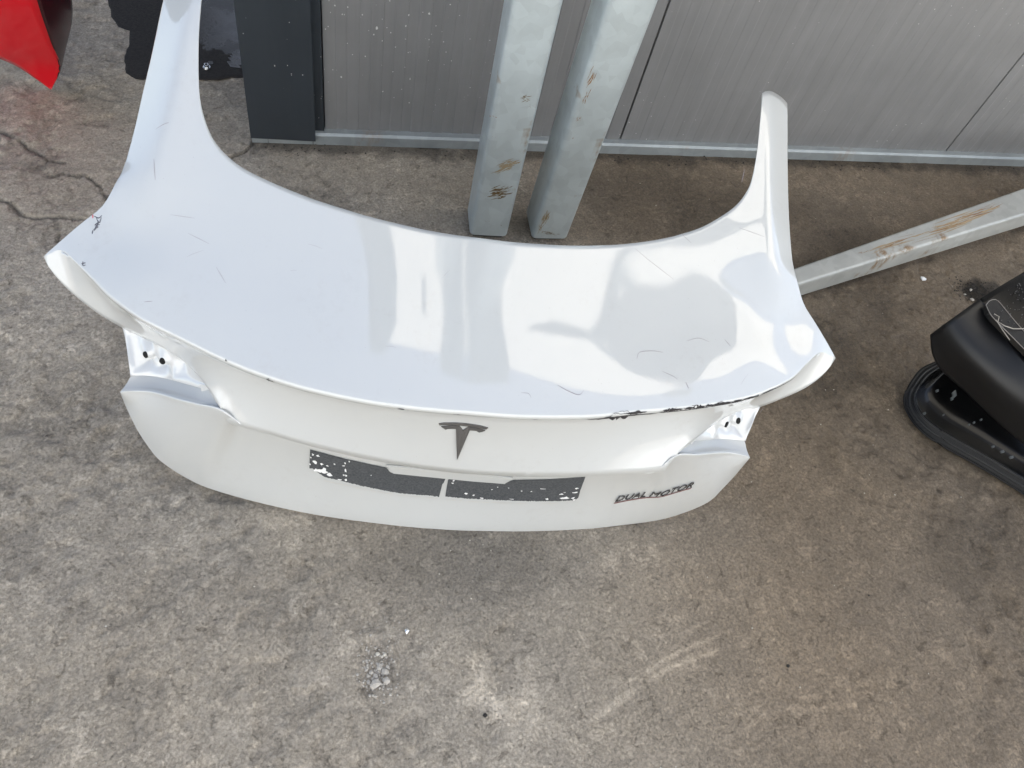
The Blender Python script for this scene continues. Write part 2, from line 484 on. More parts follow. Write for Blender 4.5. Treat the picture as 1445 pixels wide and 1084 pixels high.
# ------------------------------------------------------------------ building wall
WY = 1.836                                   # face of the panels
wall = tag(empty('building_wall', (1.5, WY, 0)), 'grey ribbed metal panel wall with dark corner trim and galvanised base rail', 'wall')
WX = 1.5
WALL_TOP = 3.05
def wall_panel(xa, xb, dp=.0022):
    """one sandwich panel: a folded front sheet with shallow micro ribs"""
    pitch = .0604; w = xb - xa
    prof = [(0, .012), (.0018, .0)]
    k = 0
    x = .004
    while x + pitch < w - .002:
        prof += [(x + .004, 0.0), (x + .0275, 0.0), (x + .0305, dp), (x + .0565, dp), (x + .0595, 0.0)]
        x += pitch
    prof += [(w - .0018, .0), (w, .012)]
    v = []; f = []
    for (x, d) in prof:
        v += [(xa + x - WX, d, .030), (xa + x - WX, d, WALL_TOP)]
    m = len(prof)
    for i in range(m - 1): f.append((2 * i, 2 * i + 2, 2 * i + 3, 2 * i + 1))
    # back sheet and core
    b = len(v)
    v += [(xa - WX, .08, .030), (xa - WX, .08, WALL_TOP), (xb - WX, .08, .030), (xb - WX, .08, WALL_TOP)]
    f += [(0, 1, b + 1, b), (2 * m - 2, b + 2, b + 3, 2 * m - 1), (b, b + 1, b + 3, b + 2)]
    f.append(tuple(2 * i for i in range(m - 1, -1, -1)) + (b, b + 2)); f.append(tuple(2 * i + 1 for i in range(m)) + (b + 3, b + 1))
    return mesh('wall_panel', v, f, M_PANEL, wall)
for a, b, d in ((.028, .9195, .0022), (.9225, 2.1275, .0010), (2.1305, 3.335, .0014), (3.338, 4.54, .0014)): wall_panel(a, b, d)
mb = MB()                                    # U rail: lip, web and the ledge the panels stand on
for a, b in ((-.170, -.128), (-.1268, -.006), (-.0048, 4.54)):
    mb.add([(a - WX, -.026, 0), (b - WX, -.026, 0), (b - WX, -.026, .030), (a - WX, -.026, .030), (a - WX, -.020, .036), (b - WX, -.020, .036), (a - WX, .10, .029), (b - WX, .10, .029), (a - WX, .10, 0), (b - WX, .10, 0)],
           [(0, 1, 2, 3), (3, 2, 5, 4), (4, 5, 7, 6), (6, 7, 9, 8), (0, 3, 4, 6, 8), (1, 9, 7, 5, 2)])
mb.obj('base_rail', M_RAIL, wall)
mb = MB()
mb.add([(-.172 - WX, -.034, .022), (.002 - WX, -.034, .017), (.002 - WX, -.034, WALL_TOP + .02), (-.172 - WX, -.034, WALL_TOP + .02),
        (-.172 - WX, .4, .022), (.002 - WX, -.0105, .017), (.002 - WX, -.0105, WALL_TOP + .02), (-.172 - WX, .4, WALL_TOP + .02)],
       [(0, 1, 2, 3), (1, 5, 6, 2), (0, 3, 7, 4)])
mb.add([(.002 - WX, -.010, .024), (.0265 - WX, -.010, .024), (.0265 - WX, -.010, WALL_TOP), (.002 - WX, -.010, WALL_TOP), (.0265 - WX, .02, .024), (.0265 - WX, .02, WALL_TOP)],
       [(0, 1, 2, 3), (1, 4, 5, 2)])
ct = mb.obj('corner_trim', M_TRIM, wall)
m_ = ct.modifiers.new('solid', 'SOLIDIFY'); m_.thickness = .0015; m_.offset = -1
mb = MB(); mb.box((-.170 - WX, .105, .0), (4.54 - WX, 4.0, WALL_TOP - .01)); mb.obj('building_core', M_SEAM, wall)

nb = tag(empty('mirrored_dark_block', (-3.5, 8, 0)), 'unseen dark block added beyond the puddle for its reflection', 'building')  # added out of view to darken what the puddle mirrors
mb = MB(); mb.box((-4, 0, 0), (2.3, 4, 7.5)); mb.obj('wall', M_TRIM, nb)
ob = tag(empty('bounce_block', (0, -4.6, 0)), 'unseen pale block added behind the viewer to bounce sunlight', 'building')  # added out of view to throw sunlight back onto the scene
mb = MB(); mb.box((-12, -6, 0), (12, 0, 7.6)); mb.obj('wall', simple('bounce_pale', (.78, .79, .785), .9), ob)
# ------------------------------------------------------------------ steel posts
POST_TOP = 2.86
def post(x, y, rz, label):
    p = tag(empty('steel_post', (x, y, 0), rz), label, 'post', 'galvanised steel posts in front of the wall')
    w = .1035; r = .013
    ringp = []
    for (cx_, cy_, a0) in ((w - r, r, -90), (w - r, w - r, 0), (r, w - r, 90), (r, r, 180)):
        for k in range(6):
            a = R(a0 + k * 18); ringp.append((cx_ + r * math.cos(a), cy_ + r * math.sin(a)))
    n = len(ringp)
    v = [(a, b, z) for z in (.017, .020, .9, 1.8, POST_TOP) for a, b in ringp]
    v = [((a - w / 2) * (.985 if i < n else 1) + w / 2, (b - w / 2) * (.985 if i < n else 1) + w / 2, z) for i, (a, b, z) in enumerate(v)]
    f = [(j * n + i, j * n + (i + 1) % n, (j + 1) * n + (i + 1) % n, (j + 1) * n + i) for j in range(4) for i in range(n)]
    f += [tuple(range(n - 1, -1, -1)), tuple(4 * n + i for i in range(n))]
    mesh('tube', v, f, M_GALV, p, True, 50)
    mb = MB(); mb.box((.012, .012, -.002), (w - .012, w - .012, .0168)); mb.obj('shadow_gap', M_SEAM, p)  # dark inset block added as the shadow gap under the tube
    return p
post(.395, 1.446, R(-4), 'left galvanised steel post before the ribbed wall, brown mud smears low on its face')
p2_ = post(.566, 1.434, R(0), 'right galvanised steel post before the ribbed wall, rust-stained along its left edge')

p2_.rotation_euler = (R(3.0), R(.8), 0)
def smear(parent, to_local, strokes, mat, name='mud_smear', seed=1):
    rs = random.Random(seed); mb = MB()
    for cx_, cz_, ln, wd, ang, cnt in strokes:
        for _ in range(cnt):
            a = ang + rs.gauss(0, .12); l = ln * rs.uniform(.15, .6); w_ = wd * rs.uniform(.03, .12)
            ox = rs.gauss(0, ln * .22); oz = rs.gauss(0, wd * .30)
            px = cx_ + ox * math.cos(ang) - oz * math.sin(ang); pz = cz_ + ox * math.sin(ang) + oz * math.cos(ang)
            pts = []
            m_ = 6
            for q in range(m_): pts.append((-l / 2 + l * q / (m_ - 1), w_ * rs.uniform(.2, 1) * math.sin(math.pi * (q + .5) / m_)))
            for q in range(m_ - 1, -1, -1): pts.append((-l / 2 + l * q / (m_ - 1), -w_ * rs.uniform(.2, 1) * math.sin(math.pi * (q + .5) / m_)))
            d = rs.uniform(.0004, .0010)
            mb.add([to_local(px + u * math.cos(a) - v * math.sin(a), pz + u * math.sin(a) + v * math.cos(a), d) for u, v in pts], [tuple(range(len(pts)))])
    o = mb.obj(name, mat, parent); o['kind'] = 'stuff'
M_MUD = simple('dried_mud', (.17, .115, .055), .9)
M_MUD_PALE = simple('pale_mud', (.34, .27, .17), .9)
M_RUST = simple('rust_stain', (.28, .15, .06), .85)
posts_ = [o for o in col.objects if o.name.startswith('steel_post')]
front = lambda x, z, d: (x, -d, z)
smear(posts_[0], front, [(.058, .172, .045, .028, .35, 34), (.072, .190, .03, .015, .6, 8), (.080, .058, .008, .006, .2, 4), (.040, .072, .012, .002, 0, 2)], M_MUD, seed=2)
smear(posts_[0], front, [(.062, .262, .055, .022, .55, 40), (.05, .245, .04, .01, .5, 10)], M_MUD_PALE, seed=3)
smear(posts_[0], front, [(.068, .455, .022, .014, .5, 14), (.085, .44, .010, .006, .5, 3)], M_MUD, seed=4)
smear(posts_[0], front, [(.010, .40, .003, .03, 1.5, 4), (.012, .345, .003, .012, 1.5, 3)], M_RUST, seed=5)
smear(posts_[1], front, [(.045, .040, .038, .008, -.25, 22), (.07, .036, .02, .004, -.3, 6)], M_MUD, seed=6)
smear(posts_[1], front, [(.018, .10, .05, .014, 1.5, 40), (.016, .06, .04, .012, 1.5, 16)], M_MUD_PALE, seed=7)
smear(posts_[1], front, [(.022, .098, .012, .006, 1.3, 5), (.018, .43, .012, .010, 1.3, 8), (.017, .49, .03, .010, 1.5, 10), (.020, .375, .008, .005, 1.4, 5), (.014, .55, .05, .012, 1.5, 12)], M_RUST, seed=8)
mb = MB(); rs = random.Random(21)
for k in range(112):
    if k < 92: x, z, y = rs.uniform(.035, .37), rs.uniform(.10, .62), -.0006
    else: x, z, y = rs.uniform(-.11, -.005), rs.uniform(.22, .62), -.0362
    z = z if rs.random() < .75 else rs.uniform(.3, .6)
    r_ = rs.uniform(.0006, .0021) * (1.5 if rs.random() < .1 else 1)
    a0 = rs.uniform(0, 6)
    mb.add([(x - WX + r_ * math.cos(a0 + q * 1.047) * rs.uniform(.5, 1.2), y, z + r_ * math.sin(a0 + q * 1.047) * rs.uniform(.6, 1.8)) for q in range(6)], [(0, 1, 2, 3, 4, 5)])
o = mb.obj('paint_speck', simple('speck_white', (.60, .60, .58), .7), wall); o['kind'] = 'stuff'
# ------------------------------------------------------------------ unseen canopy over the yard, pieces shaped for their reflections in the white lid
can = tag(empty('canopy', (1.6, 1.2, 0)), 'lean-to canopy roof of pale translucent sheets on steel beams above the yard', 'canopy')
def cbox(name, a, b, mat):
    mb = MB(); mb.box((a[0] - 1.6, a[1] - 1.2, a[2]), (b[0] - 1.6, b[1] - 1.2, b[2])); return mb.obj(name, mat, can)
CX0, CX1, CY0 = -.02, 4.5, .80
def can_poly(name, pts, z, th, mat):
    n = len(pts)
    v = [(x - 1.6, y - 1.2, z) for x, y in pts] + [(x - 1.6, y - 1.2, z + th) for x, y in pts]
    return mesh(name, v, [tuple(range(n))[::-1], tuple(range(n, 2 * n))] + [(k, (k + 1) % n, n + (k + 1) % n, n + k) for k in range(n)], mat, can)
can_poly('roof_sheet', [(-.02, 1.24), (.43, 1.12), (.78, 1.03), (1.2, .87), (1.5, .79), (1.85, .72), (2.3, .66), (4.5, .66), (4.5, 1.83), (-.02, 1.83)], 2.98, .004, M_SHEET)
can_poly('rafter', [(.435, 1.02), (.545, .99), (.545, 1.80), (.435, 1.80)], 2.862, .115, M_GALV)
can_poly('rafter', [(.566, .98), (.765, .93), (.765, 1.80), (.566, 1.80)], 2.862, .115, M_GALV)
can_poly('edge_trim', [(-.04, 1.15), (.06, 1.13), (.15, 1.30), (.18, 1.80), (-.04, 1.80)], 2.90, .078, M_GALV)
can_poly('oval_sheet', [(.93, 1.225), (1.12, 1.19), (1.36, 1.155), (1.58, 1.14), (1.62, 1.06), (1.76, .94), (1.86, .74), (1.95, .70), (2.06, .80), (2.14, 1.05), (2.18, 1.35), (2.0, 1.45), (1.84, 1.35), (1.60, 1.24), (1.50, 1.205), (1.43, 1.188), (1.36, 1.202), (1.25, 1.222), (1.12, 1.25), (1.0, 1.245)], 2.972, .004, M_ROOF)  # outline shaped to draw the grey oval mirrored in the lid
can_poly('streak_bar', [(.318, 1.33), (.340, 1.33), (.340, 1.47), (.318, 1.47)], 2.955, .02, M_GALV)  # bars added for thin streaks in the lid's reflection
can_poly('streak_bar', [(1.42, 1.15), (1.60, 1.06), (1.615, 1.09), (1.435, 1.19)], 2.945, .02, M_GALV)
can_poly('streak_bar', [(1.80, .70), (1.98, .56), (2.0, .60), (1.82, .74)], 2.945, .02, M_GALV)

# ------------------------------------------------------------------ white trunk lid
L = {}
L['front'] = [(-0.5454, 0.7020, 0.6468), (-0.5362, 0.6208, 0.6157), (-0.5201, 0.5331, 0.5784), (-0.5024, 0.4851, 0.5583), (-0.4780, 0.4469, 0.5431), (-0.4422, 0.4191, 0.5328), (-0.4059, 0.4027, 0.5271), (-0.3526, 0.3861, 0.5216), (-0.3019, 0.3728, 0.5175), (-0.2515, 0.3633, 0.5147), (-0.2009, 0.3549, 0.5124), (-0.1502, 0.3491, 0.5109), (-0.0993, 0.3447, 0.5097), (-0.0481, 0.3430, 0.5093), (0.0034, 0.3440, 0.5095), (0.0555, 0.3451, 0.5098), (0.1081, 0.3490, 0.5108), (0.1614, 0.3543, 0.5123), (0.2153, 0.3626, 0.5145), (0.2699, 0.3737, 0.5178), (0.3254, 0.3891, 0.5226), (0.3675, 0.4038, 0.5274), (0.4172, 0.4265, 0.5355), (0.4559, 0.4517, 0.5449), (0.4891, 0.4788, 0.5557), (0.5106, 0.5056, 0.5667), (0.5247, 0.5368, 0.5800), (0.5352, 0.5945, 0.6047), (0.5418, 0.6683, 0.6346), (0.5463, 0.7204, 0.6530)]
L['lip'] = [(-0.7015, 0.2561, 0.4335), (-0.6686, 0.2321, 0.4329), (-0.6348, 0.2007, 0.4324), (-0.5956, 0.1677, 0.4322), (-0.5412, 0.1334, 0.4320), (-0.4723, 0.1034, 0.4319), (-0.4165, 0.0805, 0.4317), (-0.3570, 0.0597, 0.4315), (-0.2756, 0.0394, 0.4310), (-0.1836, 0.0260, 0.4305), (-0.1144, 0.0216, 0.4301), (-0.0445, 0.0211, 0.4299), (0.0002, 0.0227, 0.4299), (0.0744, 0.0251, 0.4300), (0.1475, 0.0320, 0.4303), (0.2226, 0.0433, 0.4307), (0.3003, 0.0615, 0.4312), (0.3803, 0.0788, 0.4316), (0.4638, 0.1015, 0.4318), (0.5373, 0.1295, 0.4320), (0.6094, 0.1725, 0.4322), (0.6494, 0.2108, 0.4326), (0.6869, 0.2463, 0.4332)]
L['crease'] = [(-0.3983, 0.0353, 0.2930), (-0.3699, 0.0307, 0.2893), (-0.3276, 0.0264, 0.2831), (-0.2782, 0.0192, 0.2758), (-0.2033, 0.0123, 0.2649), (-0.1244, 0.0085, 0.2533), (-0.0620, 0.0085, 0.2441), (-0.0129, 0.0102, 0.2369), (0.0435, 0.0081, 0.2414), (0.1139, 0.0068, 0.2517), (0.1871, 0.0085, 0.2625), (0.2462, 0.0111, 0.2711), (0.2925, 0.0149, 0.2779), (0.3457, 0.0196, 0.2858), (0.3792, 0.0237, 0.2907), (0.3970, 0.0279, 0.2930)]
L['bottom'] = [(-0.6030, 0.1027, 0.2460), (-0.6059, 0.1061, 0.1964), (-0.5964, 0.0925, 0.1699), (-0.5881, 0.0837, 0.1363), (-0.5737, 0.0722, 0.1016), (-0.5552, 0.0606, 0.0718), (-0.5125, 0.0476, 0.0357), (-0.4575, 0.0339, 0.0176), (-0.3444, 0.0169, 0.0042), (-0.2290, 0.0033, 0.0032), (-0.0837, -0.0041, 0.0043), (0.0048, -0.0042, 0.0050), (0.0646, -0.0017, 0.0045), (0.1866, 0.0081, 0.0035), (0.3125, 0.0246, 0.0031), (0.4082, 0.0410, 0.0088), (0.4852, 0.0528, 0.0252), (0.5402, 0.0644, 0.0566), (0.5726, 0.0716, 0.0994), (0.5879, 0.0844, 0.1357), (0.6055, 0.1025, 0.1638), (0.6034, 0.1044, 0.2460)]
L['outer', 'L'] = [(-0.6235, 0.7320, 0.6140), (-0.6245, 0.6352, 0.5747), (-0.6255, 0.5514, 0.5441), (-0.6222, 0.4509, 0.5156), (-0.6231, 0.3952, 0.4995), (-0.6295, 0.3634, 0.4881), (-0.6397, 0.3380, 0.4770), (-0.6577, 0.3167, 0.4657), (-0.6806, 0.2943, 0.4513), (-0.7052, 0.2717, 0.4337), (-0.7309, 0.2507, 0.4140)]
L['outer', 'R'] = [(0.6228, 0.7501, 0.6206), (0.6236, 0.6688, 0.5884), (0.6244, 0.5938, 0.5587), (0.6232, 0.5162, 0.5334), (0.6212, 0.4376, 0.5120), (0.6247, 0.3859, 0.4964), (0.6365, 0.3475, 0.4814), (0.6594, 0.3171, 0.4659), (0.6910, 0.2854, 0.4447), (0.7303, 0.2518, 0.4151)]
L['winglow', 'L'] = [(-0.7317, 0.2519, 0.4126), (-0.7262, 0.2429, 0.4057), (-0.7168, 0.2345, 0.3935), (-0.6996, 0.2242, 0.3736), (-0.6752, 0.2136, 0.3530), (-0.6456, 0.2032, 0.3323), (-0.6114, 0.1962, 0.3113)]
L['winglow', 'R'] = [(0.7320, 0.2536, 0.4130), (0.7250, 0.2415, 0.4041), (0.7154, 0.2297, 0.3917), (0.6996, 0.2174, 0.3737), (0.6793, 0.2073, 0.3562), (0.6500, 0.1981, 0.3352), (0.6091, 0.1865, 0.3110)]
L['facelow', 'L'] = [(-0.6115, 0.1964, 0.3110), (-0.5708, 0.1735, 0.3222), (-0.5349, 0.1545, 0.3299), (-0.4989, 0.1325, 0.3359), (-0.4700, 0.1102, 0.3369), (-0.4402, 0.0812, 0.3357), (-0.4086, 0.0431, 0.3226), (-0.3982, 0.0351, 0.2934)]
L['facelow', 'R'] = [(0.6087, 0.1861, 0.3116), (0.5664, 0.1677, 0.3234), (0.5258, 0.1427, 0.3317), (0.4822, 0.1101, 0.3370), (0.4500, 0.0816, 0.3362), (0.4229, 0.0573, 0.3331), (0.4093, 0.0460, 0.3233), (0.3970, 0.0279, 0.2930)]
L['ledgeback', 'L'] = [(-0.5896, 0.1268, 0.2611), (-0.5699, 0.1279, 0.2647), (-0.5454, 0.1257, 0.2696), (-0.5161, 0.1169, 0.2796), (-0.4850, 0.1022, 0.2945), (-0.4570, 0.0880, 0.3094), (-0.4351, 0.0768, 0.3221)]
L['ledgeback', 'R'] = [(0.5907, 0.1309, 0.2610), (0.5636, 0.1284, 0.2658), (0.5223, 0.1188, 0.2770), (0.4781, 0.0987, 0.2979), (0.4413, 0.0797, 0.3185)]
L['ledgefront', 'L'] = [(-0.6030, 0.1027, 0.2460), (-0.5851, 0.1031, 0.2515), (-0.5577, 0.1011, 0.2602), (-0.5335, 0.0935, 0.2700), (-0.4920, 0.0740, 0.2906), (-0.4503, 0.0576, 0.3079), (-0.4082, 0.0423, 0.3239)]
L['ledgefront', 'R'] = [(0.6034, 0.1044, 0.2460), (0.5810, 0.1048, 0.2527), (0.5536, 0.1018, 0.2616), (0.5134, 0.0865, 0.2799), (0.4646, 0.0658, 0.3023), (0.4092, 0.0458, 0.3235)]
L['recessout', 'L'] = [(-0.6115, 0.1964, 0.3110), (-0.6052, 0.1812, 0.2985), (-0.5980, 0.1566, 0.2860), (-0.5926, 0.1381, 0.2735), (-0.5901, 0.1283, 0.2610)]
L['recessout', 'R'] = [(0.6091, 0.1865, 0.3110), (0.6005, 0.1654, 0.2985), (0.5940, 0.1469, 0.2860), (0.5924, 0.1390, 0.2735), (0.5910, 0.1326, 0.2610)]

Bm = np.array([[0.9843886343741277, -0.1754504609261701, -0.014005437366740953], [0.17546767096165564, 0.984485193615065, 0.0], [0.013788145717659633, -0.0024575014755413784, 0.9999019190521466]])
lid = tag(empty('trunk_lid', (0, 0, 0)), 'white car trunk lid with scratched deck, chipped lip and dark emblem, standing on concrete', 'trunk lid')
lid.matrix_world = Matrix(((Bm[0][0], Bm[1][0], Bm[2][0], .2154), (Bm[0][1], Bm[1][1], Bm[2][1], .6219), (Bm[0][2], Bm[1][2], Bm[2][2], CAM_H - 1.5116), (0, 0, 0, 1)))
L = {k: np.array(v) for k, v in L.items()}
lw = (np.abs(L['lip'][:, 0]) < .66)[:, None]
L['lip'] = L['lip'] + lw * np.array([0, .0038, .0016])

# deck height z(x, y): thin-plate spline through the measured curves
def tps_fit(P, lam):
    n = len(P); d = np.linalg.norm(P[:, None, :2] - P[None, :, :2], axis=2)
    K = np.where(d > 0, d * d * np.log(np.maximum(d, 1e-9)), 0) + lam * np.eye(n)
    T = np.c_[np.ones(n), P[:, :2]]
    A = np.block([[K, T], [T.T, np.zeros((3, 3))]])
    return P[:, :2], np.linalg.solve(A, np.r_[P[:, 2], 0, 0, 0])
def tps_eval(m, x, y):
    C, w = m; x = np.asarray(x, float); y = np.asarray(y, float)
    d = np.hypot(x[..., None] - C[:, 0], y[..., None] - C[:, 1])
    return (np.where(d > 0, d * d * np.log(np.maximum(d, 1e-9)), 0)) @ w[:-3] + w[-3] + w[-2] * x + w[-1] * y
cub = lambda xs_, ys_, dg: np.polyfit(xs_, ys_, dg)
Z_OUT = cub([.90, .94, .97, 1.0, 1.06, 1.13, 1.2, 1.27, 1.34, 1.4], [.413, .448, .468, .484, .502, .523, .545, .569, .596, .621], 4)
Z_CREASE = cub([.94, .965, 1.0, 1.04, 1.08, 1.12, 1.165, 1.21, 1.28, 1.35], [.468, .489, .512, .532, .548, .563, .580, .597, .622, .646], 4)
x_out = lambda y: np.interp(y, [.25, .285, .317, .346, .387, .45, .75], [.731, .689, .657, .636, .6250, .6230, .6230])
x_cre = lambda y: np.interp(y, [.29, .32, .35, .40, .45, .51, .57, .75], [.602, .583, .572, .565, .562, .5605, .5600, .5630])
ctl = []
src = list(spline(L['lip'][12:], 9)) + list(spline(L['front'][14:], 14)) + [p for p in spline(L['outer', 'R'], 24) if p[1] < .335]
for y in (.285, .32, .36, .41, .47, .53, .60, .67, .735):
    xc, zc = float(x_cre(y)), float(np.polyval(Z_CREASE, y + .65))
    src.append(np.array([xc, y, zc]))
    if y > .40: src.append(np.array([xc + .06, y, zc + .008]))
src += [np.array(p) - [0, .65, 0] for p in ((0, .83, .4685), (.2, .84, .4680), (.36, .86, .4640), (.47, .90, .4710), (.53, .97, .494), (.52, 1.06, .534), (.0, .75, .4490), (.25, .765, .4480), (.42, .80, .4505), (.54, .85, .4570))]
for p in src:
    ctl.append(p)
    if p[0] > .01: ctl.append(p * np.array([-1, 1, 1]))
DECK = tps_fit(np.array(ctl), 1e-5)
def deck_z(x, y):
    """deck skin: the smooth top, folded down over the shoulder crease to the outer edge"""
    x = np.asarray(x, float); y = np.asarray(y, float)
    top = tps_eval(DECK, x, y)
    zo, zc, xo, xc = np.polyval(Z_OUT, y + .65), np.polyval(Z_CREASE, y + .65), x_out(y), x_cre(y)
    side = zo + (zc - zo) / (xo - xc) * (xo - np.abs(x))
    a = top - side
    w = sstep(.280, .420, y)
    return top - w * .5 * (a + np.sqrt(a * a + .008 ** 2))

def grid_faces(nr, nc, flip=False, off=0):
    f = []
    for j in range(nr - 1):
        for i in range(nc - 1):
            q = (off + j * nc + i, off + j * nc + i + 1, off + (j + 1) * nc + i + 1, off + (j + 1) * nc + i)
            f.append(q[::-1] if flip else q)
    return f

tipL, tipR = L['outer', 'L'][-1], L['outer', 'R'][-1]
lip_c = np.vstack([[tipL], L['lip'], [tipR]])
# top boundary: left wing tip, up the left arm, across the front, down the right arm to the right wing tip
armL = np.vstack([L['outer', 'L'][::-1]]); armR = L['outer', 'R']
tR = np.array([[.5475, 1.374 - .65, .655], [.560, 1.385 - .65, .655], [.580, 1.396 - .65, .648], [.603, 1.403 - .65, .635], [.6222, 1.402 - .65, .622]])
tL = tR[::-1] * [-1, 1, 1]
nseg = 34
parts = [spline(np.vstack([armL, tL[:1]]), 46), spline(tL, 9)[1:], spline(np.vstack([tL[-1:], L['front'][:9]]), 40)[1:], spline(L['front'][8:22], 50)[1:],
         spline(np.vstack([L['front'][21:], tR[:1]]), 40)[1:], spline(tR, 9)[1:], spline(np.vstack([tR[-1:], armR]), 46)[1:]]
TOP = np.vstack(parts)
lx = spline(lip_c, 400)
def lip_at(x): return np.stack([x, np.interp(x, lx[:, 0], lx[:, 1]), np.interp(x, lx[:, 0], lx[:, 2])], -1)
# where each boundary point starts on the lip: eased by arc length so that no columns pile up
ta = np.r_[0, np.cumsum(np.linalg.norm(np.diff(TOP, axis=0), axis=1))]
def near(p): return ta[np.argmin(np.linalg.norm(TOP - np.array(p), axis=1))]
marks = [(0, tipL[0]), (near(armL[3]), -.665), (near(tL[0]), -.555), (near(tL[-1]), -.525), (near(L['front'][3]), -.465), (near(L['front'][14]), 0.0),
         (near(L['front'][24]), .465), (near(tR[0]), .525), (near(tR[-1]), .555), (near(armR[-4]), .665), (ta[-1], tipR[0])]
bx = np.interp(ta, [m[0] for m in marks], [m[1] for m in marks])
ker = np.exp(-np.linspace(-2, 2, 21) ** 2); ker /= ker.sum()
bs = np.convolve(np.pad(bx, 10, mode='edge'), ker, mode='valid')
wq = np.clip(np.minimum(np.arange(len(bx)), np.arange(len(bx))[::-1]) / 12, 0, 1)
bx = bx * (1 - wq) + bs * wq
BOT = lip_at(bx)
NR = 40
ts = np.linspace(0, 1, NR)
deck_v = np.zeros((NR, len(TOP), 3))
for j, tt in enumerate(ts):
    xy = BOT[:, :2] * (1 - tt) + TOP[:, :2] * tt
    deck_v[j, :, :2] = xy
    deck_v[j, :, 2] = deck_z(xy[:, 0], xy[:, 1])
deck_v[:, :, 2] = deck_v[:, :, 2]
mb = MB()
V = deck_v.reshape(-1, 3)
mb.add(V, grid_faces(NR, len(TOP)))
deck_lip = deck_v[0]

# rear face: rolled lip, concave face, down to the crease / wing undersides
low_c = np.vstack([L['winglow', 'L'], L['facelow', 'L'][1:], L['crease'][1:-1], L['facelow', 'R'][::-1], L['winglow', 'R'][::-1][1:]])
lo = spline(low_c, 600)
lo = lo[np.argsort(lo[:, 0], kind='stable')]
def low_at(x): return np.stack([x, np.interp(x, lo[:, 0], lo[:, 1]), np.interp(x, lo[:, 0], lo[:, 2])], -1)
xs = np.unique(deck_lip[:, 0])
fl = lip_at(np.clip(xs, tipL[0], tipR[0])); fl[:, 2] = deck_z(fl[:, 0], fl[:, 1])
fb = low_at(xs)
dxs = np.gradient(xs)
def gsm(a, sg):
    W = np.exp(-((xs[:, None] - xs[None, :]) / sg) ** 2) * dxs[None, :]; W /= W.sum(1, keepdims=True)
    return W @ a
fbs = fb.copy(); q_ = sstep(.70, .60, np.abs(xs))[:, None]
fbs[:, 1:] = fb[:, 1:] * (1 - q_) + gsm(fb[:, 1:], .04) * q_
hgt = np.clip(fl[:, 2] - fb[:, 2], 0, 1)
k = np.clip(hgt / .10, 0, 1)[:, None] * (1 - sstep(.60, .70, np.abs(xs))[:, None])
rowsF = [fl]
for dy, dz in ((-.0022, -.0010), (-.0036, -.0034), (-.0038, -.0066), (-.0026, -.0098), (-.0008, -.0130)):
    rowsF.append(fl + np.array([0, dy, dz]) * k)
top2 = fl + np.array([0, .0015, -.020]) * k
for tt in np.linspace(0, 1, 12):
    p = top2 * (1 - tt) + fbs * tt + (fb - fbs) * tt ** 4
    wing = sstep(.63, .70, np.abs(fl[:, 0]))[:, None]
    p = p + np.array([0, 1, 0]) * (k * (.007 * math.sin(math.pi * tt ** .9))) * (1 - wing)
    rowsF.append(p)
face_v = np.array(rowsF)
nF = len(mb.v)
mb.add(face_v.reshape(-1, 3), grid_faces(len(rowsF), len(xs), True))
FACE = (face_v.reshape(-1, 3), grid_faces(len(rowsF), len(xs), True))

# lower panel: from the crease underside and lamp ledges down to the bottom edge
top_low = np.vstack([L['ledgefront', 'L'], L['crease'][1:-1], L['ledgefront', 'R'][::-1]])
wgt = np.r_[np.linspace(0, .17, 26)[:-1], np.linspace(.17, .83, 80), np.linspace(.83, 1, 26)[1:]]
tl = spline(top_low, wgt)
bl = spline(L['bottom'], wgt)
inner = sstep(.40, .375, np.abs(tl[:, 0]))[:, None]
endk = np.clip(np.linalg.norm(tl - bl, axis=1) / .08, 0, 1)[:, None]
rowsL = [tl, tl + np.array([0, .010, -.0035]) * inner + np.array([0, -.001, -.003]) * (1 - inner) * endk, tl + np.array([0, .021, -.010]) * inner + np.array([0, -.0015, -.009]) * (1 - inner) * endk]
st = rowsL[-1]
for tt in np.linspace(0, 1, 14)[1:]:
    p = st * (1 - tt) + bl * tt
    cen = sstep(.60, .30, np.abs(p[:, 0]))[:, None]
    p = p + np.array([0, 1, 0]) * (cen * .012 * math.sin(math.pi * min(1, tt * 1.05)) - (1 - cen) * .006 * endk * math.sin(math.pi * tt))
    rowsL.append(p)
low_v = np.array(rowsL)
mb.add(low_v.reshape(-1, 3), grid_faces(len(rowsL), len(wgt), True))
LOW = (low_v.reshape(-1, 3), grid_faces(len(rowsL), len(wgt), True))
hem = np.array([bl, bl + np.array([0, .010, .0015]) * endk, bl + np.array([0, .022, .008]) * endk])
mb.add(hem.reshape(-1, 3), grid_faces(3, len(wgt), True))
body = mb.obj('panel', M_WHITE, lid, True, 38)
bm = bmesh.new(); bm.from_mesh(body.data)
bmesh.ops.remove_doubles(bm, verts=bm.verts, dist=2e-5)
bmesh.ops.recalc_face_normals(bm, faces=bm.faces)
bm.to_mesh(body.data); bm.free()
body.data.polygons.foreach_set('use_smooth', [True] * len(body.data.polygons))
body.data.set_sharp_from_angle(angle=R(38))
so = body.modifiers.new('sheet', 'SOLIDIFY'); so.thickness = .003; so.offset = 0

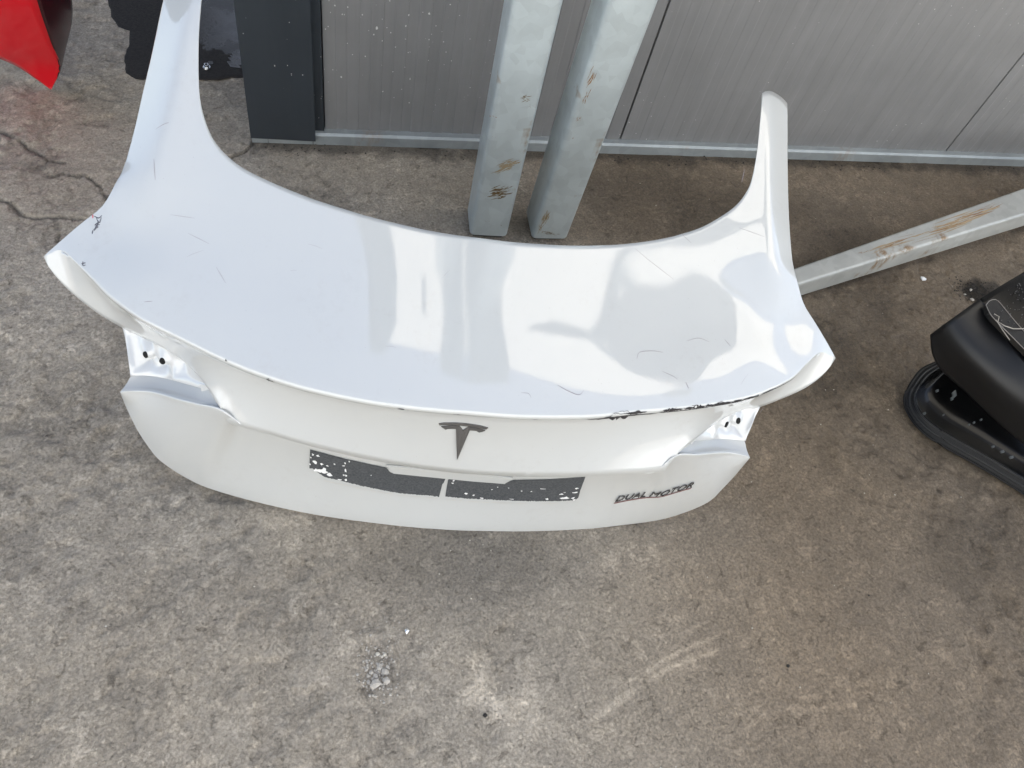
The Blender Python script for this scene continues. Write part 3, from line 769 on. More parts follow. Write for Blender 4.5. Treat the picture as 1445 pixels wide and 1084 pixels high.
# lamp recesses and ledges, one each side
def recess(sd):
    fl_, lb, lf, ro = L['facelow', sd], L['ledgeback', sd], L['ledgefront', sd], L['recessout', sd]
    n = 44
    tp = spline(fl_[:-1], n) + np.array([0, .0035, -.001])          # under the face edge, from outside in
    inn = np.vstack([lb, [fl_[-2] * .55 + lb[-1] * .45]])
    bt = spline(inn, n)
    rows = []
    m = 22
    for j in range(m):
        tt = j / (m - 1)
        p = tp * (1 - tt) + bt * tt
        o0 = spline(ro, m)[j]
        p[0] = o0
        p[1] = p[1] * .5 + (o0 + (p[2] - o0) * .5) * .5
        rows.append(p)
    G = np.array(rows)
    depth = sstep(0, .15, np.linspace(0, 1, m))[:, None] * sstep(0, .12, np.linspace(0, 1, n))[None, :] * sstep(1, .93, np.linspace(0, 1, m))[:, None]
    G[:, :, 1] += .012 * depth
    X = np.abs(G[:, :, 0]); Z = G[:, :, 2]
    for (bx, bz, r, a) in ((.564, .295, .014, -.010), (.533, .301, .015, -.010), (.561, .274, .017, .016), (.528, .280, .018, .016), (.560, .312, .012, .014), (.548, .289, .008, .010), (.49, .31, .022, .012), (.51, .286, .012, -.008)):
        G[:, :, 1] += a * np.exp(-((X - bx) ** 2 + (Z - bz) ** 2 * 1.2) / (r * .62) ** 2) * depth
    o = mesh('lamp_recess', G.reshape(-1, 3), grid_faces(m, n, sd == 'R'), M_PRIMER, lid, True)
    o.modifiers.new('sheet', 'SOLIDIFY').thickness = .002
    a = spline(inn, n); b = spline(lf, n)
    rows = [a]
    for tt in np.linspace(0, 1, 7)[1:]:
        rows.append(a * (1 - tt) + b * tt + np.array([0, 0, -.0025 * math.sin(math.pi * tt)]))
    rows.append(b + np.array([0, -.0006, -.0016]))
    q = np.array(rows)
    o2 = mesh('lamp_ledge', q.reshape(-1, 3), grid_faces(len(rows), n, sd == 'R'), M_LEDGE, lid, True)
    return o
rec = {sd: recess(sd) for sd in 'LR'}

bv_face = BVHTree.FromPolygons([Vector(p) for p in FACE[0]], FACE[1])
bv_low = BVHTree.FromPolygons([Vector(p) for p in LOW[0]], LOW[1])
bv_rec = {sd: BVHTree.FromPolygons([v.co.copy() for v in rec[sd].data.vertices], [tuple(p.vertices) for p in rec[sd].data.polygons]) for sd in 'LR'}
def cast(bv, x, z, off=.0016):
    h = bv.ray_cast(Vector((x, -.4, z)), Vector((0, 1, 0)))
    if h[0] is None:
        h = bv.find_nearest(Vector((x, .02, z)))
    nrm = h[1] if h[1].y < 0 else -h[1]
    return Vector(h[0]) + nrm * off, nrm
def on_deck(x, y, off=.0018): return Vector((x, y, float(deck_z(np.array([x]), np.array([y]))[0]) + off))

def bolt_hole(sd, x, z):
    p, nn = cast(bv_rec[sd], x, z, .0022)
    a = Vector((1, 0, 0)) - nn * nn.x; a.normalize(); b = nn.cross(a)
    v = [p + a * math.cos(q) * .0052 + b * math.sin(q) * .0066 for q in np.linspace(0, 2 * math.pi, 15)[:-1]]
    v2 = [q - nn * .012 for q in v]
    o = mesh('bolt_hole', v + v2, [tuple(range(14))] + [(i, (i + 1) % 14, 14 + (i + 1) % 14, 14 + i) for i in range(14)], M_HOLE, lid)
for sd, x, z in (('L', -.565, .293), ('L', -.532, .300), ('R', .563, .297), ('R', .534, .3015)): bolt_hole(sd, x, z)

# emblem: a curved bar over a tapered T
def plate(name, poly, bv, mat, parent, th=.004, off=.001):
    n = len(poly)
    f0 = [cast(bv, x, z, off)[0] for x, z in poly]
    f1 = [cast(bv, x, z, off + th)[0] for x, z in poly]
    bm = bmesh.new()
    a = [bm.verts.new(p) for p in f0]; b = [bm.verts.new(p) for p in f1]
    bm.faces.new(b)
    for i in range(n): bm.faces.new((a[i], a[(i + 1) % n], b[(i + 1) % n], b[i]))
    bmesh.ops.triangulate(bm, faces=[f for f in bm.faces if len(f.verts) > 4])
    bmesh.ops.recalc_face_normals(bm, faces=bm.faces)
    me = bpy.data.meshes.new(name); bm.to_mesh(me); bm.free()
    o = bpy.data.objects.new(name, me); col.objects.link(o); me.materials.append(mat); o.parent = parent
    return o
em_top = [(-0.0408, 0.3804), (-0.0334, 0.3843), (-0.0156, 0.3874), (0.0046, 0.3883), (0.0273, 0.3858), (0.0447, 0.3807), (0.0425, 0.3753), (0.0247, 0.3789), (0.0034, 0.3812), (-0.0148, 0.381), (-0.0303, 0.3783), (-0.0391, 0.3759)]
em_body = [(-0.0356, 0.3718), (-0.0321, 0.3731), (-0.0204, 0.3768), (-0.0048, 0.3785), (0.0031, 0.3645), (0.0111, 0.3785), (0.0248, 0.3767), (0.0412, 0.3716), (0.0375, 0.3676), (0.0314, 0.3633), (0.0264, 0.3677), (0.0146, 0.3677), (0.0051, 0.2764), (-0.0098, 0.368), (-0.024, 0.3665), (-0.0266, 0.3625)]
emb = plate('emblem', em_body, bv_face, M_CHROME, lid, .0018, .0018)
plate('emblem_bar', em_top, bv_face, M_CHROME, emb, .0018, .0018)

# torn foam tape where the number plate sat
def ragged(poly, amp, step=.004):
    out = []
    P = poly + [poly[0]]
    for (a, b), (c_, d) in zip(P[:-1], P[1:]):
        m = max(1, int(math.hypot(c_ - a, d - b) / step))
        for i in range(m):
            tt = i / m; s = amp * (0 if i == 0 else 1)
            out.append((a + (c_ - a) * tt + random.uniform(-s, s), b + (d - b) * tt + random.uniform(-s, s)))
    return out
P1 = [(-0.2615, 0.2197), (-0.1927, 0.2064), (-0.1198, 0.1946), (-0.1108, 0.1774), (-0.0444, 0.178), (-0.0040, 0.1783), (-.0055, .156), (-.0105, .142), (-.0110, .118), (-0.0090, 0.1046), (-0.0374, 0.1058), (-0.0939, 0.1067), (-0.15, 0.1139), (-0.2051, 0.124), (-.235, .128), (-.258, .150), (-0.2632, 0.1485)]
P2 = [(0.0014, 0.1773), (0.0662, 0.1771), (0.1111, 0.1773), (0.1248, 0.1942), (0.2007, 0.2072), (0.2617, 0.2233), (0.2652, 0.1897), (0.2728, 0.1288), (0.2688, 0.116), (0.1938, 0.1119), (0.106, 0.11), (0.0483, 0.1077), (0.0020, 0.1073)]
def tape_grid(poly, nx, nr=7):
    P = np.array(poly + [poly[0]]); V = []
    for x in np.linspace(P[:, 0].min() + 1e-4, P[:, 0].max() - 1e-4, nx):
        zs = []
        for (a, b), (c_, d) in zip(P[:-1], P[1:]):
            if (a - x) * (c_ - x) <= 0 and a != c_: zs.append(b + (d - b) * (x - a) / (c_ - a))
        z0, z1 = min(zs) + random.uniform(-.0016, .0010), max(zs) + random.uniform(-.0003, .0003)
        V += [cast(bv_low, x + random.uniform(-.0004, .0004), z0 + (z1 - z0) * q / (nr - 1), .0026)[0] for q in range(nr)]
    return mesh('adhesive_strip', V, grid_faces(nx, nr), M_TAPE, lid)
tapes = [tape_grid(P, 150) for P in (P1, P2)]
def spots(parent, lst):
    mb = MB()
    for x, z, rx, rz in lst:
        n = 9; a0 = random.random() * 6; rx *= .85; rz *= .85
        ring = [(x + rx * math.cos(a0 + q * 2 * math.pi / n) * random.uniform(.3, 1.35), z + rz * math.sin(a0 + q * 2 * math.pi / n) * random.uniform(.3, 1.35)) for q in range(n)]
        mb.add([cast(bv_low, x, z, .0034)[0]] + [cast(bv_low, a, b, .0034)[0] for a, b in ring], [(0, 1 + i, 1 + (i + 1) % n) for i in range(n)])
    o = mb.obj('peeled_spot', M_WHITE_CHIP, parent); o['kind'] = 'stuff'
spots(tapes[0], [(-.256, .203, .0025, .005), (-.247, .202, .006, .005), (-.253, .176, .007, .008), (-.240, .174, .004, .006), (-.236, .150, .010, .011), (-.250, .147, .010, .012), (-.225, .140, .007, .007), (-.229, .170, .003, .004), (-.216, .181, .0035, .003),
                 (-.196, .190, .0025, .005), (-.199, .180, .003, .003), (-.195, .163, .003, .008), (-.193, .145, .004, .004), (-.198, .146, .003, .003), (-.193, .131, .004, .005), (-.189, .200, .002, .004), (-.146, .159, .0015, .002), (-.205, .128, .006, .003),
                 (-.260, .190, .002, .004), (-.262, .165, .002, .004)])
spots(tapes[1], [(.012, .168, .0035, .004), (.011, .158, .003, .004), (.042, .125, .005, .004), (.058, .122, .003, .003), (.075, .114, .005, .004), (.100, .160, .002, .002), (.091, .148, .002, .003), (.122, .160, .002, .002), (.137, .117, .008, .002), (.190, .163, .008, .002),
                 (.208, .122, .004, .004), (.232, .142, .006, .004), (.238, .150, .003, .002), (.258, .168, .005, .006), (.261, .150, .007, .006), (.244, .127, .010, .007), (.262, .128, .005, .005), (.266, .120, .004, .003), (.150, .150, .002, .002), (.170, .150, .002, .002)])
mb = MB()
for a, b in (((-.25, .1165), (-.10, .0985)), ((-.10, .0985), (.02, .0965)), ((.02, .0965), (.255, .104))):
    ring = []
    for i in range(40):
        tt = i / 39; x = a[0] + (b[0] - a[0]) * tt; z = a[1] + (b[1] - a[1]) * tt + random.uniform(-.0008, .0008)
        if random.random() < .75: ring.append((x, z))
    for (x, z), (x2, z2) in zip(ring[:-1], ring[1:]):
        if random.random() < .8:
            mb.add([cast(bv_low, x, z, .0022)[0], cast(bv_low, x2, z2, .0022)[0], cast(bv_low, x2, z2 + .0012, .0022)[0], cast(bv_low, x, z + .0012, .0022)[0]], [(0, 1, 2, 3)])
o = mb.obj('glue_line', simple('old_glue', (.52, .50, .45), .7), lid); o['kind'] = 'stuff'
# handle lip over the tape
plate('handle_lip', [(-0.1200, 0.2080), (-0.1120, 0.1860), (-.104, .1800), (-.05, .1785), (.05, .1785), (0.1100, 0.1805), (0.1226, 0.2075)], bv_low, M_WHITE, lid, .003, .003)

# badge lettering
def badge(txt, x0, x1, z0, z1, hgt):
    cu = bpy.data.curves.new('lettering', 'FONT'); cu.body = txt; cu.size = 1; cu.extrude = 0; cu.shear = .12
    cu.resolution_u = 2
    tmp = bpy.data.objects.new('tmp', cu)
    col.objects.link(tmp)
    dg = bpy.context.evaluated_depsgraph_get()
    me = bpy.data.meshes.new_from_object(tmp.evaluated_get(dg))
    bpy.data.objects.remove(tmp); bpy.data.curves.remove(cu)
    P = np.array([v.co[:] for v in me.vertices]); P[:, 0] -= P[:, 0].min(); w = P[:, 0].max(); h_ = P[:, 1].max()
    bm = bmesh.new(); bm.from_mesh(me)
    for v, (a, b, _) in zip(bm.verts, P):
        tt = a / w; x = x0 + (x1 - x0) * tt; z = z0 + (z1 - z0) * tt + b / h_ * hgt
        v.co = cast(bv_low, x, z, .0030)[0]
    ex = bmesh.ops.extrude_face_region(bm, geom=bm.faces[:])
    for v in [g for g in ex['geom'] if isinstance(g, bmesh.types.BMVert)]: v.co += Vector((0, -.0018, .0006))
    bmesh.ops.recalc_face_normals(bm, faces=bm.faces)
    bm.to_mesh(me); bm.free()
    me.name = 'lettering'; me.materials.clear(); me.materials.append(M_BADGE)
    o = bpy.data.objects.new('lettering', me); col.objects.link(o); o.parent = lid
    return o
lt = badge('DUAL MOTOR', .3565, .4990, .1115, .1800, .0225)
def strip(bv, a, b, hh, off, n=14):
    mb = MB()
    for i in range(n):
        t0, t1 = i / n, (i + 1) / n
        q = [(a[0] + (b[0] - a[0]) * t0, a[1] + (b[1] - a[1]) * t0), (a[0] + (b[0] - a[0]) * t1, a[1] + (b[1] - a[1]) * t1)]
        mb.add([cast(bv, q[0][0], q[0][1], off)[0], cast(bv, q[1][0], q[1][1], off)[0], cast(bv, q[1][0], q[1][1] + hh, off)[0], cast(bv, q[0][0], q[0][1] + hh, off)[0]], [(0, 1, 2, 3)])
    return mb
strip(bv_low, (.3565, .1010), (.5000, .1725), .0042, .0030).obj('underline', M_BADGE_RED, lid)

# paint worn off along the lip
mb = MB()
FX = xs
def face_pt(x, row):
    i = int(np.clip(np.searchsorted(FX, x) - 1, 0, len(FX) - 2)); a = (x - FX[i]) / (FX[i + 1] - FX[i])
    r0 = int(min(row, len(rowsF) - 2)); b = row - r0
    g = lambda r, c: face_v[r, c]
    p = (g(r0, i) * (1 - a) + g(r0, i + 1) * a) * (1 - b) + (g(r0 + 1, i) * (1 - a) + g(r0 + 1, i + 1) * a) * b
    dx = g(r0, i + 1) - g(r0, i); dr = g(r0 + 1, i) - g(r0, i)
    nn = np.cross(dx, dr); nn /= np.linalg.norm(nn) + 1e-12
    if nn[1] > 0: nn = -nn
    return p + nn * .0024
def lipx(u): return float(np.interp(u, [320, 420, 500, 560, 620, 658, 720, 780, 840, 900, 960, 1020, 1070, 1115, 1137], [-.395, -.276, -.184, -.114, -.045, 0, .074, .148, .223, .301, .381, .464, .537, .611, .653]))
def chip(u0, u1, r0, r1, n=9, jag=.5):
    up = []; dn = []
    for i in range(n):
        u = u0 + (u1 - u0) * i / (n - 1); x = lipx(u)
        e = max(.08, 1 - abs(2 * i / (n - 1) - 1) ** 3)
        m_ = (r0 + r1) / 2; hh = (r1 - r0) / 2 * e
        up.append(face_pt(x, max(.15, m_ - hh * random.uniform(1 - jag, 1 + jag)))); dn.append(face_pt(x, m_ + hh * random.uniform(1 - jag, 1 + jag)))
    mb.add(up + dn, [(i, i + 1, n + i + 1, n + i) for i in range(n - 1)])
for a in ((299, 336, 4.2, 5.0, 14, .3), (330, 370, 4.3, 5.1, 14, .3), (377, 383, 2.0, 5.2, 6, .3), (381, 388, 3.0, 4.8, 6, .3), (394, 400, 4.2, 4.8, 5), (405, 410, 4.3, 4.8, 5), (428, 436, 4.2, 4.9, 5), (444, 452, 4.2, 4.8, 5), (318, 323, 1.0, 1.8, 5), (560, 572, 2.8, 3.3, 6), (640, 652, 3.0, 3.5, 6), (752, 760, 3.0, 3.6, 6),
          (825, 915, 4.4, 5.5, 26, .5), (852, 902, 1.0, 6.35, 18, .3), (860, 892, .3, 6.5, 14, .25), (832, 930, 4.6, 6.15, 26, .55), (930, 1000, 1.6, 4.6, 26, .7), (1000, 1050, 1.4, 3.8, 18, .7), (880, 912, 1.2, 2.4, 12, .5), (925, 968, 4.2, 5.2, 16, .5), (934, 962, 1.2, 2.6, 14, .5), (966, 976, 1.2, 2.8, 8, .5), (974, 994, 1.0, 2.8, 12, .6), (994, 1006, 1.2, 2.4, 8, .5),
          (1004, 1030, 1.2, 2.8, 14, .4), (1034, 1046, 1.4, 2.3, 8, .5), (1047, 1070, 1.6, 2.7, 12, .5), (1066, 1071, 1.6, 4.4, 5, .3), (1073, 1094, 1.8, 2.7, 12, .5), (1090, 1114, 2.0, 2.7, 12, .5), (1108, 1124, 2.2, 2.6, 8, .4)):
    chip(*a)
o = mb.obj('paint_chip', M_CHIP, lid); o['kind'] = 'stuff'

# scratches and marker on the deck
def deck_line(mb, pts, r, n=16):
    q = spline(np.array(pts, float), n)
    mb.tube([on_deck(a, b, .0016) for a, b in q], [r * (.4 + .6 * math.sin(math.pi * (i + .5) / n)) for i in range(n)], 4)
def dq(u, v):
    """deck point (x, y) of a point measured on the photograph"""
    r = Bm @ (np.array(rows) @ np.array([u - 722.5, v - 542., 1085.]))
    z = .45
    for _ in range(40):
        tt = (z - 1.51) / r[2]; x = r[0] * tt - .12369; y = r[1] * tt - .65
        z += .6 * (float(deck_z(np.array([x]), np.array([y]))[0]) - z)
    return x, y
mb = MB()
for pl, r_ in (([(786, 544), (800, 552), (816, 558), (823, 552)], .0007), ([(898, 507), (902, 498), (920, 496), (935, 498)], .0006), ([(934, 525), (948, 531), (955, 536)], .0005), ([(967, 540), (971, 549)], .0007), ([(896, 352), (915, 368), (950, 395)], .0004),
               ([(1022, 480), (1030, 489)], .0004), ([(735, 555), (745, 556), (749, 562)], .0004), ([(240, 304), (275, 309)], .0004), ([(265, 330), (295, 345)], .0004), ([(305, 378), (318, 400)], .0004), ([(203, 427), (215, 426)], .0006),
               ([(1050, 240), (1046, 258)], .0006), ([(1042, 322), (1078, 335)], .0004), ([(219, 184), (238, 174)], .0006), ([(217, 225), (219, 255)], .0006), ([(968, 482), (985, 478), (1000, 483)], .0004), ([(960, 330), (975, 344)], .0004)):
    deck_line(mb, [dq(*p) for p in pl], r_)
for _ in range(7):
    x = random.uniform(-.5, .55); y = random.uniform(.06, .30); a = random.uniform(-.4, 1.2); l = random.uniform(.006, .03)
    deck_line(mb, [(x, y), (x + l * .5 * math.cos(a), y + l * .5 * math.sin(a) + .001), (x + l * math.cos(a), y + l * math.sin(a))], .00022, 6)
o = mb.obj('scratch', M_SCRATCH, lid); o['kind'] = 'stuff'
mb = MB()
for pl in ([(133, 306), (139, 309), (144, 305)], [(136, 309), (140, 316), (143, 308)], [(138, 315), (134, 319), (141, 318)], [(140, 314), (136, 322), (139, 313)], [(134, 321), (139, 321), (132, 325)], [(137, 319), (132, 327), (136, 323)], [(131, 326), (130, 331)],
           [(117, 370), (117, 376), (121, 375)], [(115, 373), (121, 372)]):
    deck_line(mb, [dq(*p) for p in pl], .0011, 8)
o = mb.obj('marker_scribble', M_INK, lid); o['kind'] = 'stuff'
mb = MB(); deck_line(mb, [dq(131, 304), dq(131, 309)], .0012, 5); mb.obj('red_tick', simple('red_marker', (.6, .12, .14), .5), lid)
xb = np.linspace(-.45, .45, 12)
mesh('inner_web', [(x, .060 + .10 * x * x, z) for z in (.19, .335) for x in xb], grid_faces(2, 12), M_PRIMER, lid, True)
# inner frame under the skin and two hinge arms that prop it
mid0, mid1 = int(np.argmin(np.abs(bx + .40))), int(np.argmin(np.abs(bx - .40)))
inn = deck_v[5:-6:3, mid0:mid1:3].copy()
inn[:, :, 2] -= .035
o = mesh('inner_frame', inn.reshape(-1, 3), grid_faces(inn.shape[0], inn.shape[1]), M_PRIMER, lid, True)
for s in (-1, 1):
    mb = MB(); mb.tube([(s * .38, .14, .395), (s * .39, .22, .39), (s * .39, .29, .30), (s * .39, .29, .12), (s * .39, .26, .012)], .014, 8)
    mb.obj('hinge_arm', M_PRIMER, lid, True)

# ------------------------------------------------------------------ steel tube on the floor
tb = tag(empty('steel_tube', (1.32, 1.25, 0)), 'rusty galvanised square steel tube lying on the floor right of the white lid', 'tube')
def wpx(u, v, z):
    r = np.array(rows) @ np.array([u - 722.5, v - 542., 1085.])
    return r * (z - CAM_H) / r[2] + np.array([0, 0, CAM_H])
A = [wpx(1124, 403.5, .07), wpx(1117, 381, .07), wpx(1129.6, 420, .001)]
Bq = [wpx(1445, 304, .12), wpx(1445, 266, .125), wpx(1445, 321, .055)]
A.append(A[1] + A[2] - A[0]); Bq.append(Bq[1] + Bq[2] - Bq[0])
A = [np.array(p) for p in A]; Bq = [np.array(p) for p in Bq]
dirv = [b - a for a, b in zip(A, Bq)]
E0 = [a - d * .10 for a, d in zip(A, dirv)]; E1 = [b + d * .45 for b, d in zip(Bq, dirv)]
vs = E0 + E1
vs = [v - np.array([1.32, 1.25, 0]) for v in vs]
lo_ = min(v[2] for v in vs)
vs = [v - np.array([0, 0, min(0, lo_ - .001)]) for v in vs]
o = mesh('tube', vs, [(0, 4, 5, 1), (0, 2, 6, 4), (1, 5, 7, 3), (2, 3, 7, 6), (0, 1, 3, 2), (4, 6, 7, 5)], M_GALV_TUBE, tb)
bevel(o, .007, 3)
e0, e1, f0, f1 = np.array(vs[0]), np.array(vs[4]), np.array(vs[1]), np.array(vs[5])
def on_tube(u, w_, d):
    p = (e0 * (1 - u) + e1 * u) * (1 - w_ * 10) + (f0 * (1 - u) + f1 * u) * (w_ * 10)
    return tuple(p + np.array([0, 0, .0008 + d]))
M_STAIN = simple('pale_rust_stain', (.40, .31, .20), .8)
smear(tb, on_tube, [(.34, .050, .12, .024, .02, 7), (.52, .055, .16, .03, .02, 9), (.46, .045, .20, .02, .02, 6), (.24, .06, .03, .02, .2, 4), (.40, .022, .18, .006, .0, 4), (.60, .07, .12, .015, 0, 5)], M_RUST, 'rust_streak', 31)
smear(tb, on_tube, [(.50, .055, .2, .04, .02, 26), (.32, .05, .16, .03, .02, 18)], M_STAIN, 'rust_streak', 32)

# ------------------------------------------------------------------ black bumper, right edge
bb = tag(empty('black_bumper', (1.75, .8, 0)), 'black car bumper with clear side reflector and hollow underside, at right edge of the floor', 'bumper')
bo = np.array([1.75, .8, 0])
def rel(p): return np.array(p) - bo
def surf(name, curves, n, mat, thick=.004, extra=None, sharp=50):
    G = np.array([spline(np.array(c), n) for c in curves]) - bo
    m = 14
    H = []
    for tt in np.linspace(0, 1, m * (len(curves) - 1) + 1): H.append(tt)
    GG = np.stack([spline(G[:, i], np.array(H)) for i in range(n)], 1)
    if extra is not None: GG = extra(GG)
    o = mesh(name, GG.reshape(-1, 3), grid_faces(GG.shape[0], n), mat, bb, True, sharp)
    s = o.modifiers.new('sheet', 'SOLIDIFY'); s.thickness = thick; s.offset = 0
    return o
ridge = [wpx(1382, 422, .34), wpx(1400, 445, .335), wpx(1420, 475, .33), wpx(1445, 507, .325), wpx(1490, 553, .32), wpx(1570, 625, .31)]
mid_ = [wpx(1343, 450, .31), wpx(1366, 492, .29), wpx(1398, 530, .275), wpx(1445, 570, .265), wpx(1500, 612, .26), wpx(1580, 670, .25)]
lowr = [wpx(1313, 472, .25), wpx(1316, 500, .215), wpx(1330, 523, .19), wpx(1365, 555, .175), wpx(1400, 588, .17), wpx(1445, 626, .165), wpx(1510, 675, .16), wpx(1590, 735, .15)]
surf('outer_skin', [ridge, mid_, lowr], 40, M_BLACK_SATIN)
back = [wpx(1445, 384, .35), wpx(1475, 410, .35), wpx(1500, 440, .345), wpx(1540, 480, .34), wpx(1580, 520, .335), wpx(1660, 590, .32)]
midb = [wpx(1413, 403, .348), wpx(1437, 428, .345), wpx(1460, 457, .34), wpx(1492, 494, .335), wpx(1535, 536, .33), wpx(1615, 607, .315)]
surf('top_skirt', [back, midb, [p + np.array([.002, .0, -.002]) for p in ridge]], 34, M_BLACK_GLOSS)
# reflector: a clear rounded bar with a pale rim
rf = [wpx(u, v, .352) for u, v in ((1391, 431), (1396, 425), (1404, 423), (1410, 427), (1420, 439), (1434, 456), (1452, 476), (1470, 497), (1462, 508), (1445, 493), (1428, 476), (1411, 459), (1398, 445))]
rc = spline(np.array(rf + [rf[0]]), 60)[:-1]
mb = MB(); mb.add([rel(p) for p in rc] + [rel(p) - [0, 0, .012] for p in rc], [tuple(range(len(rc)))[::-1]] + [(i, (i + 1) % 60 if False else (i + 1) % len(rc), len(rc) + (i + 1) % len(rc), len(rc) + i) for i in range(len(rc))])
rfo = mb.obj('reflector', simple('smoked_plastic', (.02, .019, .018), .12), bb)
mb = MB(); mb.tube([rel(p) + np.array([0, 0, .001]) for p in list(rc) + [rc[0]]], .0009, 5); mb.obj('rim', simple('pale_edge', (.26, .24, .22), .35), rfo)
mb = MB()
mb.tube([rel(wpx(u, v, .356)) for u, v in ((1405, 452), (1418, 460), (1430, 464), (1446, 464), (1460, 465))], .0011, 5)
mb.tube([rel(wpx(u, v, .356)) for u, v in ((1403, 443), (1410, 447), (1408, 455), (1415, 466), (1425, 480))], .0010, 5)
mb.obj('clip', simple('clear_edge', (.38, .35, .31), .3), rfo)
rim = [wpx(1340, 503, .15), wpx(1322, 511, .12), wpx(1300, 522, .09), wpx(1283, 545, .055), wpx(1276, 562, .035), wpx(1281, 583, .022), wpx(1300, 608, .018), wpx(1330, 629, .018), wpx(1380, 657, .018), wpx(1445, 697, .018), wpx(1520, 745, .018), wpx(1600, 796, .018)]
inn2 = [wpx(1344, 506, .15), wpx(1329, 516, .115), wpx(1309, 529, .085), wpx(1295, 547, .06), wpx(1290, 562, .045), wpx(1296, 580, .040), wpx(1313, 598, .038), wpx(1343, 617, .038), wpx(1392, 645, .038), wpx(1455, 684, .038), wpx(1530, 731, .038), wpx(1610, 780, .038)]
deep = [wpx(1346, 508, .14), wpx(1335, 520, .09), wpx(1322, 532, .05), wpx(1312, 545, .030), wpx(1315, 558, .022), wpx(1325, 570, .02), wpx(1343, 585, .02), wpx(1372, 602, .02), wpx(1415, 628, .02), wpx(1475, 664, .02), wpx(1550, 710, .02), wpx(1625, 755, .02)]
deep2 = [p + np.array([.03, .05, .05]) for p in [wpx(1350, 509, .12), wpx(1352, 522, .06), wpx(1358, 533, .05), wpx(1368, 545, .05), wpx(1380, 555, .05), wpx(1395, 568, .05), wpx(1410, 580, .05), wpx(1430, 596, .05), wpx(1460, 620, .05), wpx(1500, 650, .05), wpx(1570, 695, .05), wpx(1640, 740, .05)]]
def ribs(GG):
    n = GG.shape[1]
    for c0, wd, a in ((.42, .012, .010), (.58, .014, .014), (.74, .012, .010)):
        k = int(c0 * n)
        for i in range(n):
            GG[22:, i, 2] += a * math.exp(-((i / n - c0) / wd) ** 2)
    return GG
surf('hollow_liner', [inn2, deep, deep2], 90, M_BLACK_GLOSS, extra=ribs)
mb = MB()
rc2 = spline(np.array(rim), 70); ri2 = spline(np.array(inn2), 70)
mb.tube([rel(p) for p in rc2], .0032, 7); mb.obj('rim_edge', M_BLACK_MATTE, bb, True)
mb = MB(); mb.tube([rel(p) for p in (rc2 * .5 + ri2 * .5)], .0026, 7); mb.tube([rel(p) for p in ri2], .0022, 7)
mb.obj('rim_seal', simple('rubber_seal', (.012, .012, .012), .42), bb, True)
q = np.array([rc2, ri2]) - bo; q[:, :, 2] -= .003
o = mesh('flange', q.reshape(-1, 3), grid_faces(2, 70), M_BLACK_MATTE, bb); o.modifiers.new('s', 'SOLIDIFY').thickness = .003

mb = MB()
for u, v, w_, h_ in ((1347, 556, 3, 6), (1344, 562, 2, 3), (1323, 551, 2, 2), (1305, 583, 2, 2), (1385, 592, 1.5, 1.5), (1375, 596, 1.5, 1.5), (1368, 599, 1.5, 1.2), (1332, 585, 1.2, 1.2), (1415, 637, 3, 2), (1428, 645, 3, 2), (1402, 630, 2, 1.5)):
    p = [wpx(u + a, v + b, .075) for a, b in ((-w_, -h_ * .4), (w_ * .6, -h_), (w_, h_ * .4), (-w_ * .5, h_))]
    mb.add([rel(q) for q in p] + [rel(q) - [0, 0, .004] for q in p], [(3, 2, 1, 0), (0, 1, 5, 4), (1, 2, 6, 5), (2, 3, 7, 6), (3, 0, 4, 7)])
o = mb.obj('clip_fragment', simple('dull_clip', (.09, .10, .10), .35, .3), bb); o['kind'] = 'stuff'
mb = MB(); rs = random.Random(77)
for _ in range(70):
    u, v = rs.uniform(1405, 1445), rs.uniform(400, 470)
    if v < 384 + (1445 - u) * .55 + 12: continue
    r_ = rs.uniform(.4, 1.1)
    mb.add([rel(wpx(u + r_ * math.cos(q) * rs.uniform(.5, 1.3), v + r_ * math.sin(q) * rs.uniform(.5, 1.3), .3535)) for q in (0, 1.3, 2.5, 3.8, 5.0)], [(0, 1, 2, 3, 4)])
o = mb.obj('water_fleck', simple('pale_fleck', (.07, .07, .07), .4), bb); o['kind'] = 'stuff'
# ------------------------------------------------------------------ red panel, upper left
rp = tag(empty('red_panel', (-.70, 2.0, 0)), 'bright red painted car body panel corner resting on the concrete by the dark puddle', 'car panel')
ro_ = np.array([-.70, 2.0, 0])
cre = [wpx(72, 127, .002), wpx(85, 96, .09), wpx(72, 60, .20), wpx(52, 0, .36), wpx(40, -60, .48)]
botm = [wpx(72, 127, .002), wpx(47, 109, .03), wpx(24, 94, .05), wpx(0, 83.5, .07), wpx(-60, 60, .10), wpx(-120, 45, .13)]
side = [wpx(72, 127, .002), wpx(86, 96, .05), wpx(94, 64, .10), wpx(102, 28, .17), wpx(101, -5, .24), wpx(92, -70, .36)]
n = 20
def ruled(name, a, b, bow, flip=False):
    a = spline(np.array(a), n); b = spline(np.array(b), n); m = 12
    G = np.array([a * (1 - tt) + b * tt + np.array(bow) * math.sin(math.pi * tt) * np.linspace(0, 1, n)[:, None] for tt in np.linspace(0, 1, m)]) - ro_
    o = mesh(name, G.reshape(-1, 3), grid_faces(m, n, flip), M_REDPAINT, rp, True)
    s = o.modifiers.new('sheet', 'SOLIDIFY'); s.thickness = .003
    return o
ruled('front_skin', cre, botm, (0, -.02, .03))
o = ruled('side_skin', cre, side, (.01, .0, .0), True); o.data.materials[0] = simple('shaded_red', (.045, .0, .004), .25)  # the side's shade is put into this darker red

